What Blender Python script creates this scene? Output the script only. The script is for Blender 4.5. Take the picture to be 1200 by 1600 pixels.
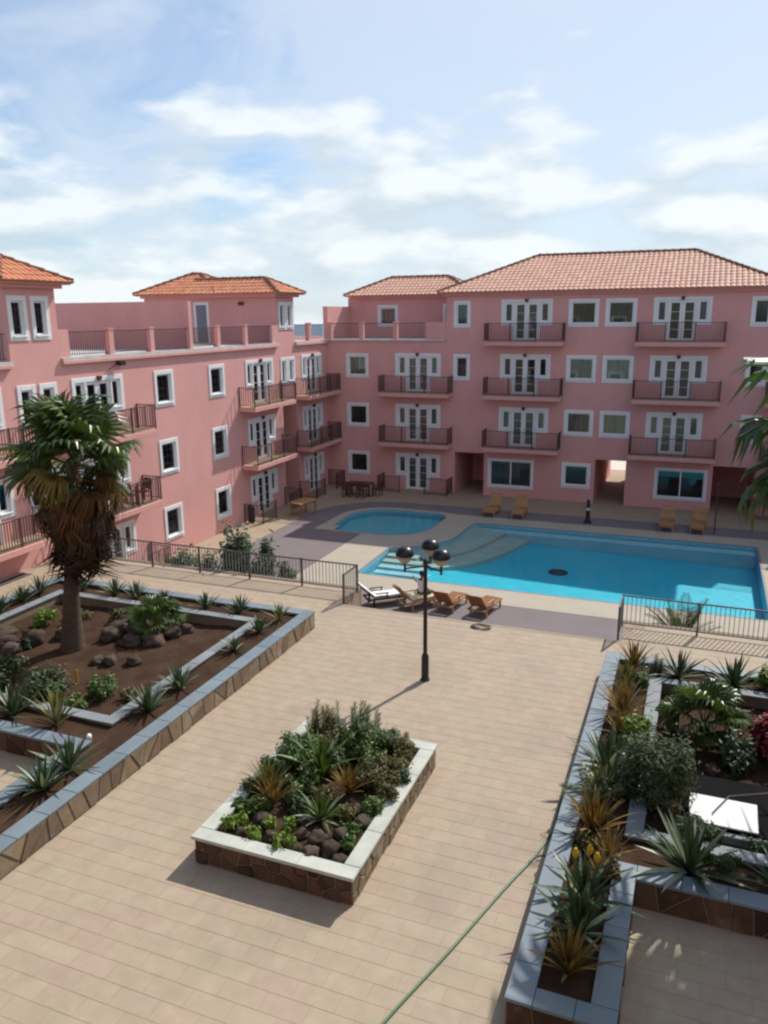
import bpy, bmesh, math, random
from mathutils import Vector, Matrix, Quaternion, noise
random.seed(11)
R = math.radians
sc = bpy.context.scene
for o in list(bpy.data.objects): bpy.data.objects.remove(o)
COL = sc.collection

# ------------------------------------------------------------------ camera
yaw, pit, rol = R(-21.642), R(13.885), R(-.539)
Fv = Vector((math.sin(yaw)*math.cos(pit), math.cos(yaw)*math.cos(pit), -math.sin(pit)))
Rt = Vector((math.cos(yaw), -math.sin(yaw), 0)); Up = Rt.cross(Fv)
Rr = math.cos(rol)*Rt + math.sin(rol)*Up; Ur = -math.sin(rol)*Rt + math.cos(rol)*Up
cam_d = bpy.data.cameras.new('camera'); cam = bpy.data.objects.new('camera', cam_d); COL.objects.link(cam)
m = Matrix((Rr, Ur, -Fv)).transposed().to_4x4(); m.translation = (0, 0, 10.5); cam.matrix_world = m
cam_d.sensor_fit = 'VERTICAL'; cam_d.sensor_height = 36; cam_d.sensor_width = 27
cam_d.lens = 36*1244/1600; cam_d.clip_start = .1; cam_d.clip_end = 20000
sc.camera = cam
sc.render.resolution_x, sc.render.resolution_y = 768, 1024
sc.cycles.pixel_filter_type = 'BLACKMAN_HARRIS'; sc.cycles.filter_width = 2.3

# ------------------------------------------------------------------ world, sun, exposure
SUN = Vector((.34, 1.0, 1.0)).normalized()
w = bpy.data.worlds.new('World'); sc.world = w; w.use_nodes = True
nt = w.node_tree; nt.nodes.clear()
def N(nt, t, **k):
    n = nt.nodes.new(t)
    for a, b in k.items():
        if a.startswith('i_'): n.inputs[int(a[2:])].default_value = b
        else: setattr(n, a, b)
    return n
def mathn(nt, op, a, b=None, c=None, clamp=False):
    n = nt.nodes.new('ShaderNodeMath'); n.operation = op; n.use_clamp = clamp
    for i, v in enumerate((a, b, c)):
        if v is None: continue
        if isinstance(v, (int, float)): n.inputs[i].default_value = v
        else: nt.links.new(v, n.inputs[i])
    return n.outputs[0]
def ramp(nt, fac, stops):
    n = nt.nodes.new('ShaderNodeValToRGB'); e = n.color_ramp.elements
    while len(e) < len(stops): e.new(.5)
    for el, (p, c) in zip(e, stops):
        el.position = p; el.color = (c, c, c, 1) if isinstance(c, (int, float)) else (*c, 1)
    nt.links.new(fac, n.inputs[0]); return n.outputs[0]
def mixc(nt, fac, a, b, mode='MIX'):
    n = nt.nodes.new('ShaderNodeMix'); n.data_type = 'RGBA'; n.blend_type = mode
    for i, v in ((0, fac), (6, a), (7, b)):
        if isinstance(v, (int, float)): n.inputs[i].default_value = v
        elif isinstance(v, tuple): n.inputs[i].default_value = (*v, 1)
        else: nt.links.new(v, n.inputs[i])
    return n.outputs[2]
sky = N(nt, 'ShaderNodeTexSky', sky_type='NISHITA', sun_disc=False)
sky.sun_elevation = math.asin(SUN.z); sky.sun_rotation = math.atan2(SUN.x, SUN.y)
sky.altitude = 50; sky.air_density = 1.0; sky.dust_density = .7; sky.ozone_density = 1.3
tc = N(nt, 'ShaderNodeTexCoord'); sep = N(nt, 'ShaderNodeSeparateXYZ'); nt.links.new(tc.outputs['Generated'], sep.inputs[0])
def vec(x, y, z):
    n = nt.nodes.new('ShaderNodeCombineXYZ')
    for i, v in enumerate((x, y, z)):
        if isinstance(v, (int, float)): n.inputs[i].default_value = v
        else: nt.links.new(v, n.inputs[i])
    return n.outputs[0]
X, Y, Z = sep.outputs
def nz(v, scale, detail=8, rough=.55, dist=0):
    n = N(nt, 'ShaderNodeTexNoise'); nt.links.new(v, n.inputs['Vector'])
    n.inputs['Scale'].default_value = scale; n.inputs['Detail'].default_value = detail
    n.inputs['Roughness'].default_value = rough; n.inputs['Distortion'].default_value = dist
    return n.outputs['Fac']
az = mathn(nt, 'ARCTAN2', X, Y)
cvec = vec(mathn(nt, 'MULTIPLY', az, 1.0), mathn(nt, 'MULTIPLY', Z, 2.5), 3.7)
puff = nz(cvec, 6.5, 9, .50)
puff2 = nz(vec(mathn(nt, 'ADD', az, .035), mathn(nt, 'ADD', mathn(nt, 'MULTIPLY', Z, 2.5), .07), 3.7), 6.5, 6, .5)
cover = ramp(nt, Z, [(0, .44), (.04, .50), (.09, .545), (.14, .52), (.19, .43), (.24, .33), (.30, .2), (.5, .10), (1, .05)])
pf = mathn(nt, 'ADD', mathn(nt, 'SUBTRACT', puff, .47), mathn(nt, 'SUBTRACT', cover, .42))
cum = ramp(nt, pf, [(0, 0), (.04, .22), (.15, .88), (1, 1)])
zz = mathn(nt, 'ADD', mathn(nt, 'MAXIMUM', Z, 0), .14)
civ = vec(mathn(nt, 'DIVIDE', X, zz), mathn(nt, 'DIVIDE', Y, zz), 1.3)
cir = nz(civ, 1.1, 8, .6, .6)
side = mathn(nt, 'MULTIPLY', mathn(nt, 'ADD', az, .80), .62)           # thinner veil towards the west, denser toward the sun
cirf = ramp(nt, mathn(nt, 'ADD', cir, mathn(nt, 'SUBTRACT', mathn(nt, 'MINIMUM', side, .36), .17)), [(0, 0), (.22, .03), (.46, .80), (1, .97)])
shade = ramp(nt, mathn(nt, 'SUBTRACT', mathn(nt, 'ADD', puff, .5), puff2), [(0, 0), (.40, 0), (.58, 1), (1, 1)])
ccol = mixc(nt, shade, (4.9, 5.7, 6.25), (7.2, 7.6, 7.75))
c1 = mixc(nt, mathn(nt, 'MULTIPLY', cirf, .85), mixc(nt, 1.0, sky.outputs[0], (.70, .86, 1.0), 'MULTIPLY'), (5.7, 6.35, 7.2))
c2 = mixc(nt, mathn(nt, 'MULTIPLY', cum, .95), c1, ccol)
bg = N(nt, 'ShaderNodeBackground'); bg.inputs[1].default_value = .108
nt.links.new(c2, bg.inputs[0]); out = N(nt, 'ShaderNodeOutputWorld'); nt.links.new(bg.outputs[0], out.inputs[0])
sl = bpy.data.lights.new('sun', 'SUN'); sl.energy = 4.0; sl.angle = R(.6); sl.color = (1, .95, .87)
so = bpy.data.objects.new('sun', sl); COL.objects.link(so); so.rotation_euler = SUN.to_track_quat('Z', 'Y').to_euler(); so.location = (10, 60, 60)
sc.view_settings.view_transform = 'Standard'; sc.view_settings.look = 'None'
sc.view_settings.exposure = 0.3; sc.view_settings.gamma = 1

# ------------------------------------------------------------------ materials
MT = {}
def mat(name, c1, c2=None, scale=3, rough=.8, bump=0, bscale=60, spec=.3, var=0, island=0, stretch=(1, 1, 1), c3=None, s3=.6, f3=(.5, .75), trans=0, coat=0, metal=0, streak=0):
    m = bpy.data.materials.new(name); m.use_nodes = True; t = m.node_tree; t.nodes.clear()
    b = N(t, 'ShaderNodeBsdfPrincipled'); o = N(t, 'ShaderNodeOutputMaterial')
    b.inputs['Roughness'].default_value = rough; b.inputs['Specular IOR Level'].default_value = spec; b.inputs['Metallic'].default_value = metal
    b.inputs['Coat Weight'].default_value = coat
    g = N(t, 'ShaderNodeNewGeometry'); mp = N(t, 'ShaderNodeMapping'); mp.inputs['Scale'].default_value = stretch
    t.links.new(g.outputs['Position'], mp.inputs[0])
    def nn(s, d=5, r=.6):
        n = N(t, 'ShaderNodeTexNoise'); t.links.new(mp.outputs[0], n.inputs['Vector']); n.inputs['Scale'].default_value = s
        n.inputs['Detail'].default_value = d; n.inputs['Roughness'].default_value = r; return n.outputs['Fac']
    col = None
    if c2 is not None:
        col = mixc(t, ramp(t, nn(scale), [(.32, 0), (.68, 1)]), tuple(c1), tuple(c2))
    if c3 is not None:
        col = mixc(t, ramp(t, nn(s3, 6, .65), [(f3[0], 0), (f3[1], 1)]), col if col else tuple(c1), tuple(c3))
    if streak:
        m2 = N(t, 'ShaderNodeMapping'); m2.inputs['Scale'].default_value = (1.3, 1.3, .22); t.links.new(g.outputs['Position'], m2.inputs[0])
        n2 = N(t, 'ShaderNodeTexNoise'); t.links.new(m2.outputs[0], n2.inputs['Vector']); n2.inputs['Scale'].default_value = 1.6; n2.inputs['Detail'].default_value = 7; n2.inputs['Roughness'].default_value = .7
        k2 = ramp(t, n2.outputs['Fac'], [(.5, 0), (.78, streak)])
        col = mixc(t, k2, col, tuple(v*.62 for v in c1))
    if var or island:
        if var: rnd = N(t, 'ShaderNodeObjectInfo').outputs['Random']; k = var
        else: rnd = g.outputs['Random Per Island']; k = island
        if var and island: rnd = mathn(t, 'FRACT', mathn(t, 'ADD', rnd, g.outputs['Random Per Island']))
        f = mathn(t, 'ADD', mathn(t, 'MULTIPLY', rnd, 2*k), 1-k)
        n = N(t, 'ShaderNodeHueSaturation'); t.links.new(f, n.inputs['Value'])
        hue = mathn(t, 'ADD', mathn(t, 'MULTIPLY', mathn(t, 'FRACT', mathn(t, 'MULTIPLY', rnd, 7.3)), .02), .49); t.links.new(hue, n.inputs['Hue'])
        if col: t.links.new(col, n.inputs['Color'])
        else: n.inputs['Color'].default_value = (*c1, 1)
        col = n.outputs[0]
    if col: t.links.new(col, b.inputs['Base Color'])
    else: b.inputs['Base Color'].default_value = (*c1, 1)
    if bump:
        bp = N(t, 'ShaderNodeBump'); bp.inputs['Strength'].default_value = bump; bp.inputs['Distance'].default_value = .02
        t.links.new(nn(bscale, 4), bp.inputs['Height']); t.links.new(bp.outputs[0], b.inputs['Normal'])
    sh = b.outputs[0]
    if trans:
        tr = N(t, 'ShaderNodeBsdfTranslucent'); 
        if col: t.links.new(col, tr.inputs[0])
        else: tr.inputs[0].default_value = (*c1, 1)
        mx = N(t, 'ShaderNodeMixShader'); mx.inputs[0].default_value = trans
        t.links.new(sh, mx.inputs[1]); t.links.new(tr.outputs[0], mx.inputs[2]); sh = mx.outputs[0]
    t.links.new(sh, o.inputs[0]); MT[name] = m; return m
def glassy(name, tint, amount, rough=.02, ior=1.45, bump=0, bscale=1.2):
    m = bpy.data.materials.new(name); m.use_nodes = True; t = m.node_tree; t.nodes.clear()
    o = N(t, 'ShaderNodeOutputMaterial'); tr = N(t, 'ShaderNodeBsdfTransparent'); tr.inputs[0].default_value = (*tint, 1)
    gl = N(t, 'ShaderNodeBsdfGlossy'); gl.inputs['Roughness'].default_value = rough
    fr = N(t, 'ShaderNodeFresnel'); fr.inputs[0].default_value = ior
    mx = N(t, 'ShaderNodeMixShader'); t.links.new(mathn(t, 'MULTIPLY', fr.outputs[0], amount, clamp=True), mx.inputs[0])
    t.links.new(tr.outputs[0], mx.inputs[1]); t.links.new(gl.outputs[0], mx.inputs[2]); t.links.new(mx.outputs[0], o.inputs[0])
    if bump:
        g = N(t, 'ShaderNodeNewGeometry'); n = N(t, 'ShaderNodeTexNoise'); t.links.new(g.outputs['Position'], n.inputs['Vector'])
        n.inputs['Scale'].default_value = bscale; n.inputs['Detail'].default_value = 3
        bp = N(t, 'ShaderNodeBump'); bp.inputs['Strength'].default_value = bump; bp.inputs['Distance'].default_value = .05
        t.links.new(n.outputs['Fac'], bp.inputs['Height']); t.links.new(bp.outputs[0], gl.inputs['Normal']); t.links.new(bp.outputs[0], fr.inputs['Normal'])
    MT[name] = m; return m
mat('pink', (.73, .385, .355), (.685, .355, .328), 1.1, .9, .3, 60, .15, c3=(.63, .32, .295), s3=.22, f3=(.45, .75), stretch=(1, 1, .6), streak=.16)
mat('pinktrim', (.70, .37, .33), (.65, .335, .30), 2, .9, .1, 60, .15)
mat('white', (.80, .80, .80), (.74, .75, .76), 4, .6, .1, 60, .3)
mat('pvc', (.78, .79, .80), None, rough=.35, spec=.45)
mat('blinddark', (.035, .042, .05), (.055, .062, .07), 3, .8)  # dark colour standing for the unlit room behind the glass
mat('curtain', (.48, .52, .45), (.38, .43, .38), 8, .9, stretch=(6, 6, .2), var=.25)
mat('sheer', (.20, .23, .25), (.13, .15, .17), 6, .9, stretch=(6, 6, .2), var=.3)
glassy('glass', (.82, .88, .88), 1.6, .03)
glassy('water', (.78, .97, .99), .6, .03, 1.33, .35, 2.6)
mat('globe', (.72, .66, .50), None, rough=.3, trans=.5)
mat('iron', (.018, .018, .02), (.03, .027, .025), 6, .5, spec=.4)
mat('rail', (.085, .042, .042), (.11, .055, .052), 3, .55, spec=.35)
mat('railgrey', (.035, .037, .04), (.07, .075, .08), 3, .4, spec=.5)
mat('roof', (.63, .35, .25), (.58, .31, .215), 2.5, .7, .1, 40, .35, island=.09, c3=(.54, .29, .205), s3=.5, f3=(.5, .75))
mat('roofred', (.62, .25, .13), (.56, .21, .105), 2.5, .7, .1, 40, .3, island=.1, c3=(.50, .19, .10), s3=.6, f3=(.5, .75))
mat('ridge', (.30, .14, .09), (.22, .10, .065), 3, .85, .2, 40, island=.2)
mat('ledge', (.60, .58, .55), (.45, .44, .42), 2, .85, .2, 40)
mat('terrfloor', (.38, .35, .31), (.30, .28, .25), 1, .85)
mat('grout', (.36, .285, .205), (.27, .21, .155), 1.1, .95)
mat('tile', (.41, .325, .24), (.355, .275, .20), 3.2, .7, .08, 120, .25, var=.018, c3=(.31, .252, .185), s3=.55, f3=(.5, .78))
mat('tilemass', (.41, .325, .24), (.355, .275, .20), 3.2, .7, .08, 120, .25, island=.018, c3=(.31, .252, .185), s3=.55, f3=(.5, .78))
mat('deck', (.375, .285, .20), (.33, .25, .175), 1.2, .75, .1, 60, .3)
mat('decktile', (.47, .36, .25), (.42, .315, .215), 1.2, .75, .1, 60, .3, island=.06)
mat('purple', (.20, .168, .17), (.175, .147, .15), .9, .8, .15, 70, .25)
mat('coping', (.42, .37, .295), (.375, .33, .26), .9, .75, .1, 60, .3)
mat('poolwall', (.20, .45, .55), (.16, .40, .50), 4, .5, spec=.4)
mat('poolledge', (.50, .62, .66), (.44, .56, .6), 3, .5)
mat('poolfloor', (.035, .50, .62), (.025, .45, .58), .5, .5, spec=.4)
mat('kidfloor', (.19, .50, .56), (.16, .45, .52), .8, .5, spec=.4)
mat('poolshelf', (.54, .49, .43), (.42, .41, .37), 1.5, .6)
mat('poolrim', (.19, .17, .175), (.24, .21, .21), 6, .6)
mat('capblue', (.185, .228, .258), (.158, .197, .225), 2.2, .55, .15, 70, .4, var=.09)
mat('capgrey', (.235, .26, .27), (.19, .215, .225), 2.5, .7, .15, 70, .3, var=.1)
mat('capwhite', (.54, .545, .48), (.42, .43, .375), 3, .6, .12, 60, .35, var=.05)
mat('mortar', (.25, .195, .14), (.20, .155, .11), 6, .95, .3, 60)
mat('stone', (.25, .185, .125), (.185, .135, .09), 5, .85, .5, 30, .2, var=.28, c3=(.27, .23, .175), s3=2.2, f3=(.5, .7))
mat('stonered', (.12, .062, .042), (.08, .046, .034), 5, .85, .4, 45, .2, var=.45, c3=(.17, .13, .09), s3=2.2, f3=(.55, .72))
mat('soil', (.062, .034, .021), (.042, .023, .015), 4, .95, .8, 25, .1, c3=(.085, .05, .032), s3=1.4, f3=(.45, .75))
mat('rock', (.085, .06, .046), (.05, .036, .029), 5, .9, .6, 22, .2, var=.3, c3=(.12, .088, .066), s3=6, f3=(.5, .75))
mat('agave', (.078, .12, .05), (.05, .085, .04), 9, .55, spec=.3, var=.3, trans=.12)
mat('agavepale', (.34, .38, .24), (.24, .30, .18), 9, .45, spec=.5, var=.2, trans=.15)
mat('golden', (.26, .165, .04), (.17, .10, .028), 8, .6, var=.35, trans=.2)
mat('goldgreen', (.19, .17, .035), (.115, .115, .028), 8, .6, var=.35, trans=.2)
mat('palm', (.085, .135, .022), (.05, .09, .018), 6, .36, spec=.5, var=.35, trans=.3)
mat('palmyellow', (.30, .24, .045), (.22, .12, .03), 5, .5, var=.25, trans=.25)
mat('palmdry', (.075, .043, .026), (.045, .028, .018), 5, .9, var=.35, trans=.1)
mat('palmrust', (.15, .062, .02), (.09, .04, .015), 5, .8, var=.3, trans=.2)
mat('trunk', (.125, .092, .068), (.085, .062, .047), 5, .95, .9, 18, .1, stretch=(1, 1, 3.5))
mat('leaf', (.085, .145, .022), (.052, .10, .018), 6, .5, spec=.4, island=.35, trans=.2)
mat('leafdark', (.05, .085, .026), (.034, .062, .02), 6, .5, spec=.4, island=.35, trans=.2)
mat('leafgrey', (.095, .12, .055), (.068, .09, .042), 6, .7, island=.3, trans=.2)
mat('leaflime', (.20, .28, .035), (.12, .20, .03), 6, .5, island=.3, trans=.25)
mat('leafbrown', (.13, .105, .032), (.09, .085, .028), 6, .6, island=.35, trans=.15)
mat('leafpool', (.15, .19, .11), (.10, .14, .08), 6, .6, island=.3, trans=.25)
mat('railpale', (.26, .26, .26), (.20, .20, .205), 3, .45, spec=.5)  # fence metal lightened, sun glint put into the bar colour
mat('leafred', (.24, .018, .03), (.14, .012, .02), 6, .5, island=.35, trans=.2)
mat('stem', (.07, .055, .035), (.05, .04, .025), 6, .9)
mat('yellow', (.55, .36, .02), None, rough=.5, trans=.2)
mat('teak', (.46, .25, .11), (.37, .19, .08), 4, .6, stretch=(1, 1, 6), var=.12)
mat('darkwood', (.13, .055, .03), (.09, .04, .022), 4, .6, stretch=(1, 1, 6), var=.12)
mat('teakdark', (.32, .14, .06), (.24, .10, .045), 4, .6, stretch=(1, 1, 6), var=.12)
mat('cloth', (.78, .78, .76), (.70, .70, .69), 6, .9, .2, 40)
mat('cream', (.62, .56, .36), (.55, .49, .31), 6, .9)
mat('wickerdark', (.045, .035, .03), (.03, .024, .02), 8, .8)
mat('shirt', (.60, .58, .64), (.55, .53, .6), 9, .9)
mat('skin', (.23, .125, .08), (.20, .105, .07), 9, .6)
mat('trousers', (.10, .09, .085), (.08, .07, .068), 9, .9)
mat('hair', (.012, .01, .01), None, rough=.6)
mat('hose', (.05, .16, .075), (.04, .12, .06), 5, .45, spec=.5)
mat('hosegrey', (.17, .16, .13), (.12, .115, .10), 5, .6)
mat('lampcap', (.014, .016, .022), None, rough=.34, spec=.4)
mat('lampinner', (.14, .07, .042), (.11, .055, .035), 6, .5)
mat('board', (.86, .86, .84), (.80, .80, .79), 3, .6)
mat('blackbox', (.008, .008, .01), (.012, .012, .014), 3, .95, spec=.05)  # near-black colour standing for deep shade in the planter
mat('ground', (.17, .13, .085), (.12, .10, .065), .05, .95, c3=(.07, .08, .04), s3=.02, f3=(.45, .6))
mat('scrub', (.03, .042, .018), (.02, .03, .013), .05, .95)
mat('sea', (.16, .27, .36), (.14, .25, .34), .004, .5, spec=.2)
mat('ochre', (.27, .235, .18), (.24, .205, .155), 1, .9)
mat('plasterfar', (.82, .72, .50), (.76, .66, .45), .8, .9)
mat('spotwhite', (.8, .8, .8), None, rough=.25, spec=.5)
mat('drain', (.03, .035, .04), (.02, .025, .03), 6, .6)

# ------------------------------------------------------------------ mesh helpers
WO = {}
def V(*a): return Vector(a)
class MB:
    def __init__(s): s.v = []; s.f = []
    def add(s, vs, fs):
        n = len(s.v); s.v += [tuple(v) for v in vs]; s.f += [tuple(i+n for i in f) for f in fs]; return s
    def box(s, x0, x1, y0, y1, z0, z1):
        return s.add([(x0,y0,z0),(x1,y0,z0),(x1,y1,z0),(x0,y1,z0),(x0,y0,z1),(x1,y0,z1),(x1,y1,z1),(x0,y1,z1)],
                     [(0,3,2,1),(4,5,6,7),(0,1,5,4),(1,2,6,5),(2,3,7,6),(3,0,4,7)])
    def hexa(s, p): return s.add(p, [(0,3,2,1),(4,5,6,7),(0,1,5,4),(1,2,6,5),(2,3,7,6),(3,0,4,7)])
    def quad(s, a, b, c, d): return s.add([a, b, c, d], [(0,1,2,3)])
    def prism(s, poly, z0, z1):
        n = len(poly)
        return s.add([(x, y, z0) for x, y in poly]+[(x, y, z1) for x, y in poly],
                     [tuple(range(n-1, -1, -1)), tuple(range(n, 2*n))]+[(i, (i+1) % n, n+(i+1) % n, n+i) for i in range(n)])
    def tube(s, pts, r, n=6, cap=True):
        pts = [Vector(p) for p in pts]; k = len(pts); rs = r if isinstance(r, (list, tuple)) else [r]*k
        base = len(s.v); up = Vector((0, 0, 1)); a = None
        for i, p in enumerate(pts):
            d = (pts[min(i+1, k-1)]-pts[max(i-1, 0)])
            d = d.normalized() if d.length > 1e-9 else up
            if a is None:
                a = d.orthogonal().normalized()
            a = (a-d*a.dot(d)).normalized(); b = d.cross(a)
            for j in range(n):
                t = 2*math.pi*j/n; s.v.append(tuple(p+(a*math.cos(t)+b*math.sin(t))*rs[i]))
        for i in range(k-1):
            for j in range(n):
                q = base+i*n; s.f.append((q+j, q+(j+1) % n, q+n+(j+1) % n, q+n+j))
        if cap:
            s.f.append(tuple(base+j for j in range(n-1, -1, -1))); s.f.append(tuple(base+(k-1)*n+j for j in range(n)))
        return s
    def lathe(s, prof, n=16, c=(0, 0, 0)):
        base = len(s.v); k = len(prof)
        for r, z in prof:
            for j in range(n):
                t = 2*math.pi*j/n; s.v.append((c[0]+r*math.cos(t), c[1]+r*math.sin(t), c[2]+z))
        for i in range(k-1):
            for j in range(n):
                q = base+i*n; s.f.append((q+j, q+(j+1) % n, q+n+(j+1) % n, q+n+j))
        s.f.append(tuple(base+j for j in range(n-1, -1, -1))); s.f.append(tuple(base+(k-1)*n+j for j in range(n)))
        return s
    def mesh(s, name, mt, org=(0, 0, 0), smooth=False):
        me = bpy.data.meshes.new(name); o = Vector(org)
        me.from_pydata([tuple(Vector(v)-o) for v in s.v], [], s.f); me.materials.append(MT[mt])
        if smooth: me.polygons.foreach_set('use_smooth', [True]*len(me.polygons))
        me.update(); return me
    def build(s, name, mt, parent=None, org=None, smooth=False, bevel=0):
        """world coordinates; the origin goes to the bottom centre of the piece"""
        if org is None:
            xs, ys, zs = zip(*s.v); org = ((min(xs)+max(xs))/2, (min(ys)+max(ys))/2, min(zs))
        o = bpy.data.objects.new(name, s.mesh(name, mt, org, smooth)); COL.objects.link(o)
        WO[o.name] = Vector(org)
        if parent is not None: o.parent = parent; o.location = Vector(org)-WO.get(parent.name, Vector())
        else: o.location = org
        if bevel:
            b = o.modifiers.new('b', 'BEVEL'); b.width = bevel; b.segments = 1; b.limit_method = 'ANGLE'
        return o
    def local(s, name, mt, parent=None, smooth=False, bevel=0):
        """coordinates already relative to the parent"""
        return s.build(name, mt, parent, (0, 0, 0), smooth, bevel) if parent is None else s._loc(name, mt, parent, smooth, bevel)
    def _loc(s, name, mt, parent, smooth, bevel):
        o = bpy.data.objects.new(name, s.mesh(name, mt, (0, 0, 0), smooth)); COL.objects.link(o); o.parent = parent; WO[o.name] = Vector()
        if bevel:
            b = o.modifiers.new('b', 'BEVEL'); b.width = bevel; b.segments = 1; b.limit_method = 'ANGLE'
        return o
def tag(o, label=None, cat=None, group=None, kind=None):
    if label: o['label'] = label
    if cat: o['category'] = cat
    if group: o['group'] = group
    if kind: o['kind'] = kind
    return o
def empty(name, loc, label=None, cat=None, group=None, rz=0):
    o = bpy.data.objects.new(name, None); COL.objects.link(o); o.location = loc; o.rotation_euler.z = rz
    o.empty_display_size = .2; WO[o.name] = Vector(loc); return tag(o, label, cat, group)
KIDS = {}
def kids(o): return [c for c in o.children]
def copy_tree(o, parent=None):
    c = o.copy(); COL.objects.link(c); c.parent = parent; WO[c.name] = Vector()
    for ch in list(o.children): copy_tree(ch, c)
    return c
class Tpl:
    def __init__(s, o): s.o = o; s.first = True
    def put(s, parent, loc, rz=0):
        if s.first: o = s.o; s.first = False; o.parent = parent
        else: o = copy_tree(s.o, parent)
        p = WO[parent.name] if parent is not None else Vector()
        o.location = Vector(loc)-p; o.rotation_euler = (0, 0, rz); WO[o.name] = Vector(loc); return o
def struct(o): o['kind'] = 'structure'; return o
def fill(loops, z, name, mt, parent=None, thick=0):
    bm = bmesh.new(); es = []
    for lp in loops:
        vs = [bm.verts.new((x, y, z)) for x, y in lp]
        es += [bm.edges.new((vs[i], vs[(i+1) % len(vs)])) for i in range(len(vs))]
    bmesh.ops.triangle_fill(bm, edges=es, use_beauty=True, use_dissolve=False)
    for f in bm.faces:
        if f.normal.z < 0: f.normal_flip()
    me = bpy.data.meshes.new(name); bm.to_mesh(me); bm.free(); me.materials.append(MT[mt])
    o = bpy.data.objects.new(name, me); COL.objects.link(o); WO[o.name] = Vector()
    if parent: o.parent = parent
    return o

PZ = 1.88                      # level of the raised plaza above the pool deck
YF = 45.4; XL = -21.72         # planes of the two facades
EAVE = 11.62
MXC = -5.655                   # axis of the courtyard

# ------------------------------------------------------------------ land, sea
def terrain():
    mb = MB(); nx, ny = 60, 60
    def h(x, y):
        d = math.hypot(x, y-30)
        if d < 75: return -1.4
        a = min(1, (d-75)/160)
        r = -1.4 + a*2.2*(1+.45*noise.noise(V(x*.012, y*.012, 2))) + a*.8*noise.noise(V(x*.05, y*.05, 1))
        if d > 330: r -= (d-330)*.13
        return r
    rs = [0, 40, 75, 100, 130, 160, 190, 220, 250, 280, 300, 320, 335, 360, 420, 520, 640]; n = 96; idx = []
    for r in rs:
        row = []
        for j in range(n):
            t = 2*math.pi*j/n; x = r*math.cos(t); y = 30+r*math.sin(t); row.append(len(mb.v)); mb.v.append((x, y, h(x, y)))
        idx.append(row)
    for i in range(len(rs)-1):
        for j in range(n):
            if rs[i] == 0: mb.f.append((idx[0][0], idx[1][j], idx[1][(j+1) % n]))
            else: mb.f.append((idx[i][j], idx[i+1][j], idx[i+1][(j+1) % n], idx[i][(j+1) % n]))
    o = mb.build('ground', 'ground', org=(0, 0, 0), smooth=True); return struct(o)
terrain()
mb = MB(); mb.v = [(5200*math.cos(2*math.pi*i/96), 5200*math.sin(2*math.pi*i/96), -40) for i in range(96)]; mb.f = [tuple(range(96))]; struct(mb.build('sea', 'sea', org=(0, 0, -40)))
mb = MB()                     # dark scrub on the low ridge towards the sea
for i in range(900):
    a = random.uniform(R(95), R(150)); d = random.uniform(215, 300); x, y = d*math.cos(a), 30+d*math.sin(a)
    s = random.uniform(.9, 2.2); z = .6
    p = [V(random.gauss(0, 1), random.gauss(0, 1), random.gauss(0, 1)).normalized()*s for _ in range(6)]
    c = V(x, y, z+s*.45)
    mb.add([c+V(s, 0, 0)+p[0]*.3, c+V(0, s, 0)+p[1]*.3, c+V(-s, 0, 0)+p[2]*.3, c+V(0, -s, 0)+p[3]*.3, c+V(0, 0, s*.8)+p[4]*.2, c-V(0, 0, s)],
           [(0,1,4),(1,2,4),(2,3,4),(3,0,4),(1,0,5),(2,1,5),(3,2,5),(0,3,5)])
o = mb.build('scrub', 'scrub', org=(-150, 250, 0)); tag(o, 'dark green scrub on the low ridge before the sea', 'scrub', kind='stuff')

# ------------------------------------------------------------------ pool deck, pools
def arc(cx, cy, r, a0, a1, n=8): return [(cx+r*math.cos(R(a0+(a1-a0)*i/n)), cy+r*math.sin(R(a0+(a1-a0)*i/n))) for i in range(n+1)]
pool = [(-12.8, 29.2), (2.9, 29.2), (2.95, 38.8), (-10.2, 38.8), (-10.36, 38.2), (-10.40, 37.2), (-10.42, 36.2), (-10.5, 35.4), (-10.8, 34.7), (-11.25, 34.1), (-11.8, 33.6), (-12.35, 33.2), (-12.85, 33.0)]
kid = [(-17.0, 36.0)]+arc(-16.2, 36.0, .85, 180, 270, 5)[1:]+arc(-14.2, 37.2, 2.05, 270, 360, 8)+[(-12.1, 39.2)]+arc(-12.9, 39.3, .75, 0, 90, 5)+arc(-15.2, 38.1, 1.95, 90, 180, 8)
kid = [(x, y) for x, y in kid]
def rrect(x0, x1, y0, y1, rs):
    a, b, c, d = rs
    return arc(x0+a, y0+a, a, 180, 270, 6)+arc(x1-b, y0+b, b, 270, 360, 6)+arc(x1-c, y1-c, c, 0, 90, 6)+arc(x0+d, y1-d, d, 90, 180, 8)
deck_out = [(-40, 22.0), (40, 22.0), (40, 58), (-40, 58)]
struct(fill([deck_out, pool, kid], 0, 'pool_deck', 'deck'))
struct(fill([rrect(-19.4, 8.8, 24.0, 42.0, (.2, .2, .2, 4.2)), pool, kid], .004, 'dark_paving', 'purple'))
cop = [(-15.1, 27.5), (5.0, 27.5), (5.0, 40.25), (-11.6, 40.25), (-12.6, 40.5), (-15.2, 40.6)]+arc(-15.2, 38.1, 2.5, 90, 180, 8)[1:]+[(-17.7, 35.7), (-17.5, 34.95), (-15.1, 34.95)]
struct(fill([cop, pool, kid], .010, 'pool_coping', 'coping'))
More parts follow.
